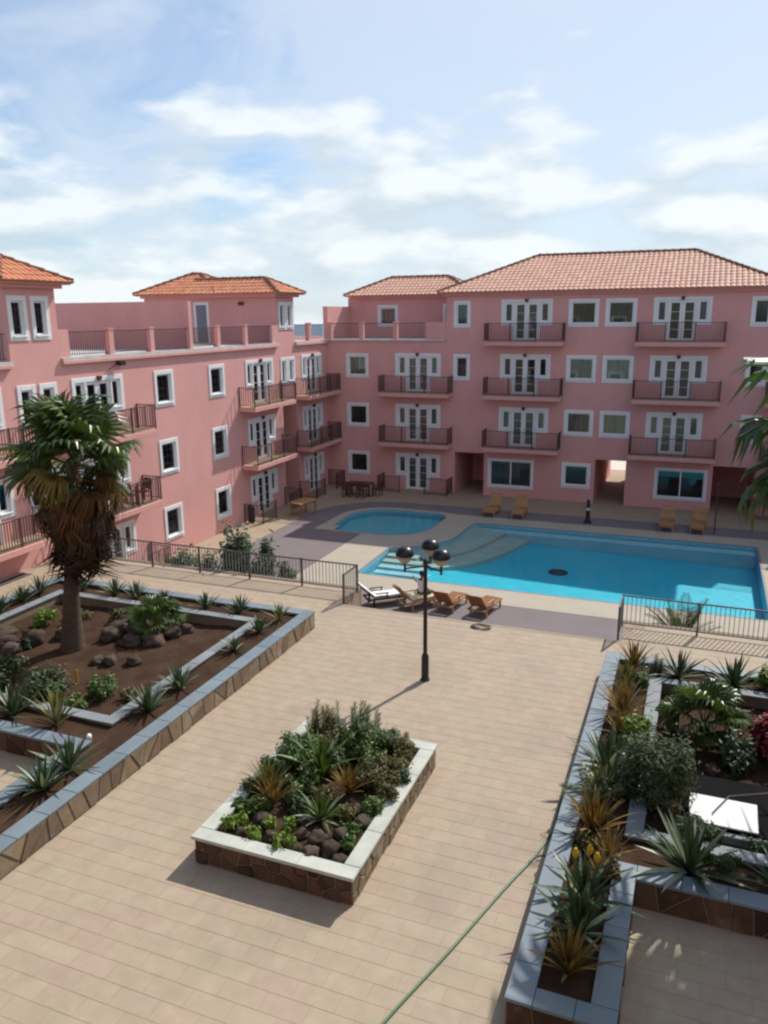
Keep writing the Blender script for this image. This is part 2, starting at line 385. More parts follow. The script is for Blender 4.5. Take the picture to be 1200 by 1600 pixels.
def offs(poly, d):             # offset a closed counter-clockwise polygon inwards (d>0)
    n = len(poly); o = []
    for i in range(n):
        p0, p1, p2 = Vector(poly[i-1]), Vector(poly[i]), Vector(poly[(i+1) % n])
        a = (p1-p0).normalized(); b = (p2-p1).normalized(); na = V(-a.y, a.x); nb = V(-b.y, b.x)
        nn = (na+nb); k = max(.35, nn.length_squared/2); nn = nn/k if nn.length > 1e-6 else na
        q = p1+nn*d/1.0*(1 if k else 1); o.append((q.x, q.y))
    return o
def ring_wall(poly, z0, z1, name, mt):
    mb = MB(); n = len(poly)
    for i in range(n):
        a, b = poly[i], poly[(i+1) % n]; mb.quad((a[0], a[1], z0), (a[0], a[1], z1), (b[0], b[1], z1), (b[0], b[1], z0))
    return struct(mb.build(name, mt))
def pool_floor(poly, zf, name, mt):
    o = fill([poly], 0, name, mt)
    for v in o.data.vertices: v.co.z = zf(v.co.x, v.co.y)
    return struct(o)
ring_wall(pool, -1.0, .0, 'pool_wall', 'poolwall'); ring_wall(kid, -.6, .0, 'paddling_pool_wall', 'poolwall')
struct(fill([offs(pool, -.09), pool], .014, 'pool_rim', 'poolrim')); struct(fill([offs(kid, -.07), kid], .014, 'paddling_pool_rim', 'poolrim'))
pool_floor(pool, lambda x, y: -.50-.33*(x+12.8)/15.7, 'pool_floor', 'poolfloor')
pool_floor(kid, lambda x, y: -.34, 'paddling_pool_floor', 'kidfloor')
mb = MB(); mb.box(-10.15, 2.93, 38.12, 38.79, -1, -.2); struct(mb.build('pool_ledge', 'poolledge'))
# curved bench inside the pool, then four entry steps in the corner
cur = [(-10.2, 38.78), (-10.36, 38.2), (-10.40, 37.2), (-10.42, 36.2), (-10.5, 35.4), (-10.8, 34.7), (-11.25, 34.1), (-11.8, 33.6), (-12.3, 33.22)]
inn = [(-8.6, 38.1), (-8.75, 37.6), (-8.9, 36.8), (-9.1, 35.9), (-9.4, 35.0), (-9.8, 34.2), (-10.2, 33.6), (-10.8, 33.1), (-11.2, 32.9)]
inn2 = [(-7.3, 38.1), (-7.5, 37.4), (-7.7, 36.5), (-8.0, 35.4), (-8.4, 34.4), (-8.9, 33.5), (-9.4, 32.9), (-10.0, 32.4), (-10.5, 32.2)]
mb = MB()
for A, B, z0, z1 in ((cur, inn, -.15, -.24), (inn, inn2, -.38, -.42)):
    for i in range(len(A)-1):
        mb.quad((*A[i], z0), (*A[i+1], z0), (*B[i+1], z1), (*B[i], z1)); mb.quad((*B[i], z1), (*B[i+1], z1), (*B[i+1], -1), (*B[i], -1))
struct(mb.build('pool_bench', 'poolshelf'))
for k in range(4):
    mb = MB(); y1 = 33.0-.55*k; mb.box(-12.78, -11.3+.35*k, y1-.55, y1-.02, -1, -.16-.1*k)
    struct(mb.build('pool_step', 'poolshelf' if k < 2 else 'poolledge'))
mb = MB(); mb.lathe([(.001, 0), (.42, 0), (.45, .02), (.40, .05), (.001, .05)], 20, (-5.25, 34.1, -.662)); struct(mb.build('pool_drain', 'drain'))
struct(fill([pool], -.13, 'water', 'water')); struct(fill([kid], -.10, 'water', 'water'))
# steps of the paddling pool
mb = MB(); mb.box(-17.7, -16.7, 34.95, 35.9, .012, .03); struct(mb.build('step_pad', 'coping'))

# ------------------------------------------------------------------ plaza: slab, retaining wall, steps, tiles
SX0, SX1 = -9.72, -1.56
pl = [(-21.72, -6), (14, -6), (14, 22.45), (SX1+.08, 22.45), (SX1+.08, 21.0), (SX0-.08, 21.0), (SX0-.08, 22.45), (-21.72, 22.45)]
mb = MB(); mb.prism(pl, -1.5, PZ-.0032); struct(mb.build('plaza', 'grout', org=(0, 0, 0)))
mb = MB(); mb.box(-21.7, SX0-.08, 22.45, 22.62, -.2, PZ); mb.box(SX1+.08, 14, 22.45, 22.62, -.2, PZ); struct(mb.build('retaining_wall', 'mortar'))
for k in range(11):
    mb = MB(); y = 21.0+.29*k; mb.box(SX0-.07, SX1+.07, y+.004, y+.29+.004, -.2, PZ-.171*(k+1)); struct(mb.build('plaza_step', 'deck'))
TW, TD = .62, .31
def in_plan(x0, x1, y0, y1):
    if x1 <= -9.66 and y1 < 19.0 and y0 > 10.9 and x0 > -18.9: return False
    if x1 <= -9.66 and x0 >= -11.0 and y0 > 5.5 and y1 < 19: return False
    if x0 >= -1.65 and y1 < 19.0 and y0 > 10.9: return False
    if x0 >= -1.65 and x1 <= -.32 and y0 > 8 and y1 < 19: return False
    if y1 > 21.0 and x1 > SX0-.05 and x0 < SX1+.05: return False
    if x0 > -7.0 and x1 < -4.3 and y0 > 9.4 and y1 < 13.2: return False
    return y1 <= 22.45 and x0 >= -21.7
tiles = []
j = 0; y = 4.36
while y < 22.4:
    x = -21.7+(j % 2)*TW/2
    while x < 8:
        if in_plan(x, x+TW, y, y+TD): tiles.append((x, y))
        x += TW
    y += TD; j += 1
# visible ones first: those nearest the camera on the open walk
def seen(t):
    x, y = t; c = Rr.dot(V(x, y, PZ-10.5)), Ur.dot(V(x, y, PZ-10.5)), Fv.dot(V(x, y, PZ-10.5))
    return c[2] > 0 and abs(c[0]/c[2]) < .49 and c[1]/c[2] > -.65 and not (t[0] > -1.9 and t[1] > 8)
vis = sorted([t for t in tiles if seen(t)], key=lambda t: t[0]**2+t[1]**2)
near = set(vis[:290])
g = .0022
mb = MB(); mb.add([(g, g, 0), (TW-g, g, 0), (TW-g, TD-g, 0), (g, TD-g, 0), (g+.0015, g+.0015, .012), (TW-g-.0015, g+.0015, .012), (TW-g-.0015, TD-g-.0015, .012), (g+.0015, TD-g-.0015, .012)],
                  [(4,5,6,7),(0,1,5,4),(1,2,6,5),(2,3,7,6),(3,0,4,7)])
tile_me = mb.mesh('floor_tile', 'tile')
plaza_o = bpy.data.objects['plaza']; mass = MB()
for (x, y) in tiles:
    dz = random.uniform(-.0006, .0006)
    if (x, y) in near:
        o = bpy.data.objects.new('floor_tile', tile_me); COL.objects.link(o); o.parent = plaza_o; o.location = (x, y, PZ-.0125+dz)
    else:
        mass.add([(vx+x, vy+y, vz+PZ-.0125+dz) for vx, vy, vz in mb.v], mb.f)
o = mass.build('floor_tiles', 'tilemass', plaza_o); o['kind'] = 'stuff'
# pale kerb course under the fences
# ------------------------------------------------------------------ windows, doors, balconies (templates: outward = -Y, centred on x)
def frame_rect(mb, x0, x1, z0, z1, wd, y0, y1):
    mb.box(x0, x0+wd, y0, y1, z0, z1); mb.box(x1-wd, x1, y0, y1, z0, z1)
    mb.box(x0+wd, x1-wd, y0, y1, z0, z0+wd); mb.box(x0+wd, x1-wd, y0, y1, z1-wd, z1)
def drape(x0, x1, z0, z1, y, waves):
    mb = MB(); n = max(8, int((x1-x0)*26)) if waves else 2
    for i in range(n+1):
        x = x0+(x1-x0)*i/n; yy = y+(.022*math.sin(i*1.9)+.012*math.sin(i*.7) if waves else 0)
        mb.v += [(x, yy, z0), (x, yy, z1)]
    mb.f += [(2*i, 2*i+2, 2*i+3, 2*i+1) for i in range(n)]; return mb
TPL = {}
def win_tpl(w, h, sash, dr):
    """white plaster surround, casement frame with glazing bars, pane(s), blind or curtain behind the glass"""
    k = (w, h, sash, dr)
    if k in TPL: return TPL[k]
    B = .17; mb = MB(); frame_rect(mb, -w/2, w/2, 0, h, B, -.035, .14)
    root = mb.local('window', 'white', bevel=.008)
    i0, i1, j0, j1 = -w/2+B, w/2-B, B, h-B
    s = MB(); s.box(i0-.05, i1+.05, -.075, .02, j0-.05, j0+.012); s._loc('sill', 'white', root, False, .006)
    f = MB(); frame_rect(f, i0, i1, j0, j1, .06, .05, .125); e = (i1-i0)/sash
    for q in range(1, sash): f.box(i0+q*e-.035, i0+q*e+.035, .068, .125, j0+.05, j1-.05)
    f._loc('frame', 'pvc', root, False, 0)
    b = MB()
    for q in range(sash):
        a0, a1 = i0+q*e+.03, i0+(q+1)*e-.03; nb = (4 if (a1-a0) > .7 else 2) if dr != 'curtain' else 2
        for t in range(1, nb): b.box(a0+(a1-a0)*t/nb-.006, a0+(a1-a0)*t/nb+.006, .09, .105, j0+.04, j1-.04)
        for t in range(1, 4 if dr != 'curtain' else 1): b.box(a0, a1, .091, .104, j0+(j1-j0)*t/4-.006, j0+(j1-j0)*t/4+.006)
        p = MB(); p.box(a0, a1, .106, .112, j0+.03, j1-.03); p._loc('pane', 'glass', root, False, 0)
    b._loc('glazing_bars', 'railgrey', root, False, 0)
    d = drape(i0+.01, i1-.01, j0, j1, .19, dr != 'blinddark'); d._loc('blind' if dr == 'blinddark' else 'curtain', dr, root, False, 0)  # flat dark sheet paints room shade, wavy ones are curtains
    TPL[k] = Tpl(root); return TPL[k]
def plain_win_tpl(w, h, dr):   # the large two-pane window with slim frame
    k = ('big', w, h, dr)
    if k in TPL: return TPL[k]
    B = .15; mb = MB(); frame_rect(mb, -w/2, w/2, 0, h, B, -.035, .14); root = mb.local('window', 'white', bevel=.008)
    i0, i1, j0, j1 = -w/2+B, w/2-B, B, h-B
    f = MB(); frame_rect(f, i0, i1, j0, j1, .05, .075, .125); f.box(-.035, .035, .068, .125, j0+.05, j1-.05); f._loc('frame', 'pvc', root, False, 0)
    for a0, a1 in ((i0+.03, -.03), (.03, i1-.03)):
        p = MB(); p.box(a0, a1, .106, .112, j0+.03, j1-.03); p._loc('pane', 'glass', root, False, 0)
    s = MB(); s.box(i0-.05, i1+.05, -.075, .02, j0-.05, j0+.012); s._loc('sill', 'white', root, False, .006)
    d = drape(i0+.01, i1-.01, j0, j1, .19, dr != 'blinddark'); d._loc('blind' if dr == 'blinddark' else 'curtain', dr, root, False, 0)  # same choice
    TPL[k] = Tpl(root); return TPL[k]
FW, FH, FS = 2.86, 2.26, .84      # French door unit: width, height, height of the side lights' foot
def french_tpl(dr, w=FW):
    k = ('f', dr, w)
    if k in TPL: return TPL[k]
    B = .17; dw = .76*w/FW; mb = MB()
    for sg in (-1, 1):
        a, b = (sg*w/2, sg*(w/2-B)); mb.box(min(a, b), max(a, b), -.035, .14, FS, FH-B)                 # outer jambs
        a, b = (sg*dw, sg*(w/2-B)); mb.box(min(a, b), max(a, b), -.034, .14, FS, FS+B)                  # under the side lights
        a, b = (sg*dw, sg*(dw-.08)); mb.box(min(a, b), max(a, b), -.033, .14, 0, FH-B)                  # door jambs
    mb.box(-w/2, w/2, -.035, .14, FH-B, FH)
    root = mb.local('french_door', 'white', bevel=.008)
    for sg in (-1, 1):
        a0, a1 = sorted((sg*(dw+.0), sg*(w/2-B))); f = MB(); frame_rect(f, a0, a1, FS+B, FH-B, .10, .05, .12); f._loc('frame', 'pvc', root, False, 0)
        p = MB(); p.box(a0+.09, a1-.09, .09, .096, FS+B+.09, FH-B-.09); p._loc('pane', 'glass', root, False, 0)
        s = MB(); s.box(a0-.02, a1+.02, -.07, .03, FS+B-.04, FS+B+.012); s._loc('sill', 'white', root, False, .006)
        a0, a1 = sorted((sg*.004, sg*(dw-.08))); f = MB(); frame_rect(f, a0, a1, .02, FH-B, .13, .045, .1)
        for t in range(1, 4): zt = .15+(FH-B-.28)*t/4; f.box(a0+.13, a1-.13, .06, .085, zt-.01, zt+.01)
        dl = f._loc('door_leaf', 'pvc', root, False, 0)
        p = MB(); p.box(a0+.12, a1-.12, .087, .093, .14, FH-B-.12); p._loc('pane', 'glass', root, False, 0)
    h = MB(); h.tube([(.04, .03, 1.0), (.04, 0, 1.0), (.14, 0, 1.0)], .012, 5); h._loc('handle', 'iron', root, False, 0)
    d = drape(-dw+.06, dw-.06, .03, FH-B, .17, dr != 'blinddark'); d._loc('curtain', dr, root, False, 0)  # in the dark material a flat sheet painting the unlit room
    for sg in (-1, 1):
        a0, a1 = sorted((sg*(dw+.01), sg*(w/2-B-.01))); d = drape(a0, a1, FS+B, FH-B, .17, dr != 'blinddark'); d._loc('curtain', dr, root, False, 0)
    l = MB(); l.box(-.09, .09, -.16, -.03, FH-.10, FH+.02); l.box(-.06, .06, -.13, -.05, FH-.16, FH-.10); l._loc('wall_lamp', 'darkwood', root, False, 0)
    TPL[k] = Tpl(root); return TPL[k]
def railing(mb, pts, z0, h, step=.115, r=.009, post=.02, posts=True):
    """bars and rails along a polyline"""
    for i in range(len(pts)-1):
        a, b = Vector((*pts[i], 0)), Vector((*pts[i+1], 0)); L = (b-a).length; d = (b-a)/L; n = V(-d.y, d.x, 0)
        for zz, t in ((z0+h-.03, .016), (z0+.08, .010)):
            mb.hexa([a+n*t+V(0,0,zz), a-n*t+V(0,0,zz), b-n*t+V(0,0,zz), b+n*t+V(0,0,zz), a+n*t+V(0,0,zz+.03), a-n*t+V(0,0,zz+.03), b-n*t+V(0,0,zz+.03), b+n*t+V(0,0,zz+.03)])
        k = max(1, int(L/step))
        for q in range(1, k):
            p = a+d*(L*q/k); mb.box(p.x-r, p.x+r, p.y-r, p.y+r, z0+.1, z0+h-.025)
        if posts:
            m = max(1, round(L/1.5))
            for q in range(0, m+1):
                p = a+d*(L*q/m); mb.box(p.x-post, p.x+post, p.y-post, p.y+post, z0, z0+h+.012)
def balcony_tpl(wd=4.4, dp=.95):
    k = ('b', wd, dp)
    if k in TPL: return TPL[k]
    mb = MB(); mb.box(-wd/2, wd/2, -dp, -.002, -.22, 0); root = mb.local('balcony', 'pinktrim', bevel=.012)
    f = MB(); f.box(-wd/2+.06, wd/2-.06, -dp+.06, -.004, .001, .012); f._loc('balcony_floor', 'deck', root, False, 0)
    rl = MB(); q = .05; railing(rl, [(-wd/2+q, -.03), (-wd/2+q, -dp+q), (wd/2-q, -dp+q), (wd/2-q, -.03)], .012, 1.0, .115, .011, .022)
    rl._loc('railing', 'rail', root, False, 0); TPL[k] = Tpl(root); return TPL[k]
def ground_rail_tpl(wd=4.4, dp=1.1):
    k = ('gr', wd, dp)
    if k in TPL: return TPL[k]
    rl = MB(); railing(rl, [(-wd/2, -.03), (-wd/2, -dp), (-.8, -dp)], 0, 1.0, .115, .011, .025); r2 = MB(); railing(r2, [(.8, -dp), (wd/2, -dp), (wd/2, -.03)], 0, 1.0, .115, .011, .025)
    root = rl.local('terrace_railing', 'rail'); r2._loc('railing', 'rail', root, False, 0); TPL[k] = Tpl(root); return TPL[k]

def wall(mb, F, u0, u1, z0, z1, ops, depth=.28):
    us = sorted({u0, u1, *[a for o in ops for a in o[:2]]}); zs = sorted({z0, z1, *[a for o in ops for a in o[2:]]})
    us = [u for u in us if u0 <= u <= u1]; zs = [z for z in zs if z0 <= z <= z1]
    def hole(u, z): return any(a < u < b and c < z < d for a, b, c, d in ops)
    for i in range(len(us)-1):
        for j in range(len(zs)-1):
            if hole((us[i]+us[i+1])/2, (zs[j]+zs[j+1])/2): continue
            mb.quad(F(us[i], 0, zs[j]), F(us[i+1], 0, zs[j]), F(us[i+1], 0, zs[j+1]), F(us[i], 0, zs[j+1]))
    for a, b, c, d in ops:
        D = -depth
        mb.quad(F(a, 0, c), F(a, 0, d), F(a, D, d), F(a, D, c)); mb.quad(F(b, 0, c), F(b, D, c), F(b, D, d), F(b, 0, d))
        mb.quad(F(a, 0, d), F(b, 0, d), F(b, D, d), F(a, D, d))
        if c > z0+.01: mb.quad(F(a, 0, c), F(a, D, c), F(b, D, c), F(b, 0, c))
def fop(c, z, w=FW):           # the T-shaped hole behind a French door
    dw = .76*w/FW
    return [(c-dw+.005, c+dw-.005, z, z+FH-.02), (c-w/2+.02, c-dw+.005, z+FS+.02, z+FH-.02), (c+dw-.005, c+w/2-.02, z+FS+.02, z+FH-.02)]
def wop(c, z, w, h): return (c-w/2+.03, c+w/2-.03, z+.03, z+h-.03)
def tiled_slope(mb, sheet, o, s, t, nrm, L, T, left, right):
    """barrel tiles on a slope: o eave corner, s along the eave, t up the slope; left/right = how far the hips lean in at the top"""
    CW, CT = .27, .40; n = max(1, round(L/CW)); cw = L/n
    sheet.add([o, o+s*L, o+s*(L-right)+t*T, o+s*left+t*T], [(0, 1, 2, 3)])
    for i in range(n):
        c = (i+.5)*cw
        tm = T
        if left > 0 and c < left: tm = min(tm, T*c/left)
        if right > 0 and L-c < right: tm = min(tm, T*(L-c)/right)
        k = 0
        while k*CT < tm-.02:
            a, b = k*CT-(.05 if k == 0 else .03), min(tm, (k+1)*CT+.02); la, lb = .052+random.uniform(-.006, .006), .026
            vs = []
            for tt, lift in ((a, la), (b, lb)):
                for q in range(5):
                    ph = math.pi*q/4; off = -math.cos(ph)*cw*.5; hh = math.sin(ph)*.055+lift*1.0-.02
                    vs.append(o+s*(c+off)+t*tt+nrm*hh)
            mb.add(vs, [(q, q+1, q+6, q+5) for q in range(4)]+[(0, 4, 3, 2, 1)])
            k += 1
def hip_roof(name, parent, x0, x1, y0, y1, ze, zr, mt, tower=None, hipx0=True, hipx1=True):
    """hip roof with its ridge along x (or a pyramid); returns the roof part"""
    d = (y1-y0)/2; yc = (y0+y1)/2; h = zr-ze; T = math.hypot(d, h); sh = MB(); tl = MB(); rg = MB()
    l0 = d if hipx0 else 0; l1 = d if hipx1 else 0
    fn = V(0, -h, d).normalized(); tiled_slope(tl, sh, V(x0, y0, ze), V(1, 0, 0), V(0, d, h).normalized(), fn, x1-x0, T, l0, l1)
    fn = V(0, h, d).normalized(); tiled_slope(tl, sh, V(x1, y1, ze), V(-1, 0, 0), V(0, -d, h).normalized(), fn, x1-x0, T, l1, l0)
    if hipx1: tiled_slope(tl, sh, V(x1, y0, ze), V(0, 1, 0), V(-d, 0, h).normalized(), V(h, 0, d).normalized(), y1-y0, T, d, d)
    if hipx0: tiled_slope(tl, sh, V(x0, y1, ze), V(0, -1, 0), V(d, 0, h).normalized(), V(-h, 0, d).normalized(), y1-y0, T, d, d)
    A, B = V(x0+l0, yc, zr), V(x1-l1, yc, zr); segs = []
    if (B-A).length > .1: segs.append((A, B))
    if hipx0: segs += [(V(x0, y0, ze), A), (V(x0, y1, ze), A)]
    if hipx1: segs += [(V(x1, y0, ze), B), (V(x1, y1, ze), B)]
    for a, b in segs:
        n = max(1, int((b-a).length/.42))
        for i in range(n):
            p, q = a.lerp(b, i/n), a.lerp(b, (i+1)/n+.02); up = V(0, 0, .045)
            rg.tube([p+up*1.25, q+up*.8], [.105, .085], 8)
    r = sh.build(name, mt, parent)
    o = tl.build('roof_tiles', mt, r); o['kind'] = 'stuff'
    rg.build('ridge_tiles', 'ridge', r)['kind'] = 'stuff'
    e = MB(); m = .42
    e.box(x0+.07, x1-.07, y0+.07, y1-.07, ze-.07, ze-.008)
    e.box(x0+m-.14, x1-m+.14, y0+m-.14, y1-m+.14, ze-.20, ze-.07)
    e.build('eave_cornice', 'pinktrim', r)
    return r

# ------------------------------------------------------------------ far block and its wing
FF = lambda u, n, z: (u, YF-n, z)
FL = lambda u, n, z: (XL+n, u, z)
AX = -5.25                     # axis of the far block
mainb = empty('apartment_block', (AX, YF+4.5, 0), 'four storey pink block with the largest tiled hip roof behind the pool', 'building')
ops = []; put = []
DR = ['sheer', 'blinddark', 'curtain', 'sheer', 'curtain', 'blinddark']
W1, H1 = 1.62, 1.47
# columns: French doors
for ci, c in enumerate((-9.36, -1.22)):
    for fl in (1, 2, 3):
        z = 3*fl+.03; ops += fop(c, z); put.append((french_tpl([['curtain', 'blinddark', 'sheer'], ['curtain', 'sheer', 'sheer']][ci][fl-1]), c, z)); put.append((balcony_tpl(), c, 3*fl))
for c, drs in ((-6.25, 'blinddark sheer curtain blinddark'.split()), (-4.29, [None, 'curtain', 'curtain', 'sheer'])):
    for fl in range(4):
        if drs[fl] is None: continue
        z = 3*fl+.79; ops.append(wop(c, z, W1, H1)); put.append((win_tpl(W1, H1, 1, drs[fl]), c, z))
for c in (-13.07, 2.55):
    for fl in (2, 3): z = 3*fl+.76; ops.append(wop(c, z, 1.0, 1.5)); put.append((win_tpl(1.0, 1.5, 1, 'blinddark' if fl == 2 else 'sheer'), c, z))
ops.append(wop(2.55, 3.79, 1.0, 1.5)); put.append((win_tpl(1.0, 1.5, 1, 'blinddark'), 2.55, 3.79))
for c, d in ((-10.02, 'sheer'), (-.65, 'blinddark')):
    ops.append(wop(c, .5, 2.72, 1.78)); put.append((plain_win_tpl(2.72, 1.78, d), c, .5))
PASS = [(-13.42, -11.62), (-5.22, -3.54), (.94, 3.02)]
for a, b in PASS: ops.append((a, b, 0, 2.52))
mx0, mx1 = -14.0, 3.5
mb = MB(); wall(mb, FF, mx0, mx1, 0, EAVE, ops)
yb = YF+9.0
xs = [mx0]+[v for p in PASS for v in p]+[mx1]
for i in range(0, len(xs), 2): mb.box(xs[i], xs[i+1], YF+.28, yb, 0, 2.52)
mb.box(mx0, mx1, YF+.28, yb, 2.523, EAVE)
for a, b in (PASS[0], PASS[2]): mb.box(a+.002, b-.002, YF+4.2, YF+4.4, 0, 2.5)
mb.box(mx0-.001, mx0+.28, YF+.001, YF+.28, 0, EAVE); mb.box(mx1-.28, mx1+.001, YF+.001, YF+.28, 0, EAVE)
mb.build('wall', 'pink', mainb)
for t, c, z in put: t.put(mainb, (c, YF, z), 0)
hip_roof('roof', mainb, -14.42, 3.92, 44.93, 54.5, EAVE+.10, 13.83, 'roof')
# left wing of the far block and its mirror image
def wing(xa, xb, label, cfr, cwin, drs, fdr, mirror):
    b = empty('apartment_wing', ((xa+xb)/2, YF+4.5, 0), label, 'building'); ops = []; put = []
    for fl in range(3):
        z = 3*fl+.79; ops.append(wop(cwin, z, 1.48, H1)); put.append((win_tpl(1.48, H1, 1, drs[fl]), cwin, z))
        z = 3*fl+.03; ops += fop(cfr, z, FW); put.append((french_tpl(fdr[fl]), cfr, z))
        put.append((balcony_tpl() if fl else ground_rail_tpl(), cfr, 3*fl))
    mb = MB(); wall(mb, FF, xa, xb, 0, 8.98, ops); mb.box(xa, xb, YF+.28, YF+12, 0, 8.98)
    mb.build('wall', 'pink', b)
    for t, c, z in put: t.put(b, (c, YF, z), 0)
    mb = MB(); mb.box(xa+.02, xb-.02, YF-.10, YF+3.6, 8.985, 9.10); mb.build('terrace_slab', 'ledge', b, bevel=.01)
    # parapet pillars and rails
    px = [xa+.22, xa+2.32, xa+4.52] if not mirror else [xb-.22, xb-2.32, xb-4.52]
    for p in px:
        mb = MB(); mb.box(p-.13, p+.13, YF+.0, YF+.26, 9.101, 10.06); mb.box(p-.15, p+.15, YF-.02, YF+.28, 10.06, 10.12); mb.build('pillar', 'pink', b)
    st = (xb-1.25, xb-.005) if not mirror else (xa+.005, xa+1.25)
    mb = MB(); mb.box(st[0], st[1], YF+.0, YF+.24, 9.101, 10.08); mb.build('parapet', 'pink', b)
    e = sorted(px+[st[0] if not mirror else st[1]])
    for i in range(len(e)-1):
        rl = MB(); railing(rl, [(e[i]+(.13 if i or not mirror else 0), YF+.12), (e[i+1]-.13, YF+.12)], 9.10, .95, .115, .01, .02, False); rl.build('railing', 'rail', b)
    # penthouse
    y0 = YF+3.6; c1 = -19.05 if not mirror else 2*AX+19.05; c2 = -14.9 if not mirror else 2*AX+14.9
    G = lambda u, n, z: (u, y0-n, z)
    mb = MB(); x0_, x1_ = (xa-.1, xb) if not mirror else (xa, xb+.1)
    wall(mb, G, x0_, x1_, 9.1, EAVE, [wop(c1, 9.78, 1.4, 1.35), wop(c2, 9.78, .9, 1.4)]); mb.box(x0_, x1_, y0+.28, y0+7, 9.0, EAVE); mb.build('penthouse_wall', 'pink', b)
    win_tpl(1.4, 1.35, 1, 'sheer').put(b, (c1, y0, 9.78)); win_tpl(.9, 1.4, 1, 'sheer').put(b, (c2, y0, 9.78))
    mb = MB(); xd = xa-.2 if not mirror else xb-.1
    mb.box(xd, xd+.3, YF+.004, y0-.002, 9.104, 11.05); mb.build('divider_wall', 'pink', b)
    if not mirror: hip_roof('roof', b, xa-.18, -13.2, 48.5, 53.3, EAVE+.1, 12.86, 'roof', hipx1=True)
    else: hip_roof('roof', b, 2*AX+13.2, xb+.18, 48.5, 53.3, EAVE+.1, 12.86, 'roof', hipx0=True)
    return b
wing(XL, -14.003, 'three storey pink wing with roof terrace joining the four storey block to the corner', -15.77, -19.68, ['blinddark', 'blinddark', 'curtain'], ['sheer', 'sheer', 'curtain'], False)
wing(3.503, 2*AX-XL, 'three storey pink wing beyond the last passage of the four storey block', 5.27, 9.18, ['blinddark', 'sheer', 'curtain'], ['sheer', 'sheer', 'curtain'], True)

# ------------------------------------------------------------------ long left building
lb = empty('apartment_building', (XL-5, 27, 0), 'long three storey pink building with two roofed turrets beside the palm', 'building')
ops = []; put = []
for c, drs in ((28.96, ['sheer', 'sheer', 'blinddark']), (33.07, ['curtain', 'blinddark', 'blinddark'])):
    for fl in range(3): z = 3*fl+.72; ops.append(wop(c, z, 1.34, 1.56)); put.append((win_tpl(1.34, 1.56, 1, drs[fl]), c, z))
for c, fd in ((18.75, ['sheer', 'blinddark', 'sheer']), (24.86, ['blinddark', 'sheer', 'sheer']), (37.15, ['blinddark', 'blinddark', 'blinddark']), (43.25, ['sheer', 'blinddark', 'sheer'])):
    for fl in range(3):
        if c < 20 and fl == 0: continue
        z = 3*fl+.05; ops += fop(c, z, 2.66 if c > 40 else FW); put.append((french_tpl(fd[fl], 2.66 if c > 40 else FW), c, z))
        bal = balcony_tpl(4.26 if c > 40 else 4.4) if fl else (ground_rail_tpl(4.0 if c > 40 else 4.4) if c > 22 else None)
        if bal: put.append((bal, c if c < 40 else 43.2, 3*fl+.02 if fl else 0))
for c in (21.27, 22.28): 
    for fl in (1, 2, 3): z = 3*fl+.76; ops.append(wop(c, z, .84, 1.5)); put.append((win_tpl(.84, 1.5, 1, 'blinddark'), c, z))
for c in (39.83, 40.70):
    for fl in (2, 3): z = 3*fl+.76; ops.append(wop(c, z, .82, 1.5)); put.append((win_tpl(.82, 1.5, 1, 'sheer' if fl == 2 else 'blinddark'), c, z))
ops.append((39.55, 41.28, 0, 5.75))
T1, T2 = (20.75, 23.05), (39.15, 41.2)
mb = MB(); wall(mb, FL, -2, YF-.002, 0, 8.98, [o for o in ops if o[2] < 8.9])
for a, b in (T1, T2): wall(mb, FL, a, b, 8.98, EAVE, [o for o in ops if o[2] > 8.9 and a < o[0] < b])
mb.box(-33, XL-.28, -2, 39.55, 0, 8.97); mb.box(-33, XL-.28, 41.28, YF+12, 0, 8.97); mb.box(-33, XL-.28, 39.55, 41.28, 5.75, 8.97); mb.box(-33, XL-3.4, 39.552, 41.278, 0, 5.748)
for (a, b) in (T1, T2):        # turret bodies: side walls and the room behind
    x0 = -30.3; mb.box(x0, XL-.28, a, b, 8.98, EAVE); mb.box(XL-.28, XL-.001, a-.001, a+.10, 8.98, EAVE); mb.box(XL-.28, XL-.001, b-.10, b+.001, 8.98, EAVE)
mb.box(-30.3, -26, 41.2, 43.1, 8.98, EAVE)
mb.build('wall', 'pink', lb)
for t, c, z in put: t.put(lb, (XL, c, z), R(90))
# terraces between the turrets
for a, b in ((-2, T1[0]), (T1[1], T2[0]), (T2[1], YF-.15)):
    mb = MB(); mb.box(-33, XL+.12, a+.003, b-.003, 8.985, 9.085); mb.build('terrace_slab', 'ledge', lb)
    mb = MB(); mb.box(XL-.04, XL+.14, a+.002, b-.002, 8.86, 8.984); mb.build('cornice', 'pinktrim', lb, bevel=.01)
for p in (25.86, 28.4, 33.48, 36.0, 43.2):
    mb = MB(); mb.box(XL-.26, XL-.0, p-.13, p+.13, 9.086, 10.05); mb.box(XL-.28, XL+.02, p-.15, p+.15, 10.05, 10.11); mb.build('pillar', 'pink', lb)
for a, b in ((T1[1], 23.55), (38.65, T2[0])):
    mb = MB(); mb.box(XL-.26, XL+.0, a+.003, b-.003, 9.086, 10.1); mb.build('parapet', 'pink', lb)
for a, b in ((23.55, 25.73), (25.99, 28.27), (28.53, 31.08), (31.35, 33.35), (33.61, 35.87), (36.13, 38.65), (41.2, 43.07), (43.33, 45.2), (12, 20.7)):
    rl = MB(); railing(rl, [(XL-.12, a), (XL-.12, b)], 9.086, .93, .115, .01, .02, False); rl.build('railing', 'rail', lb)
mb = MB(); mb.box(-33, XL-.0, 31.1, 31.33, 9.087, 11.2); mb.build('divider_wall', 'pink', lb)
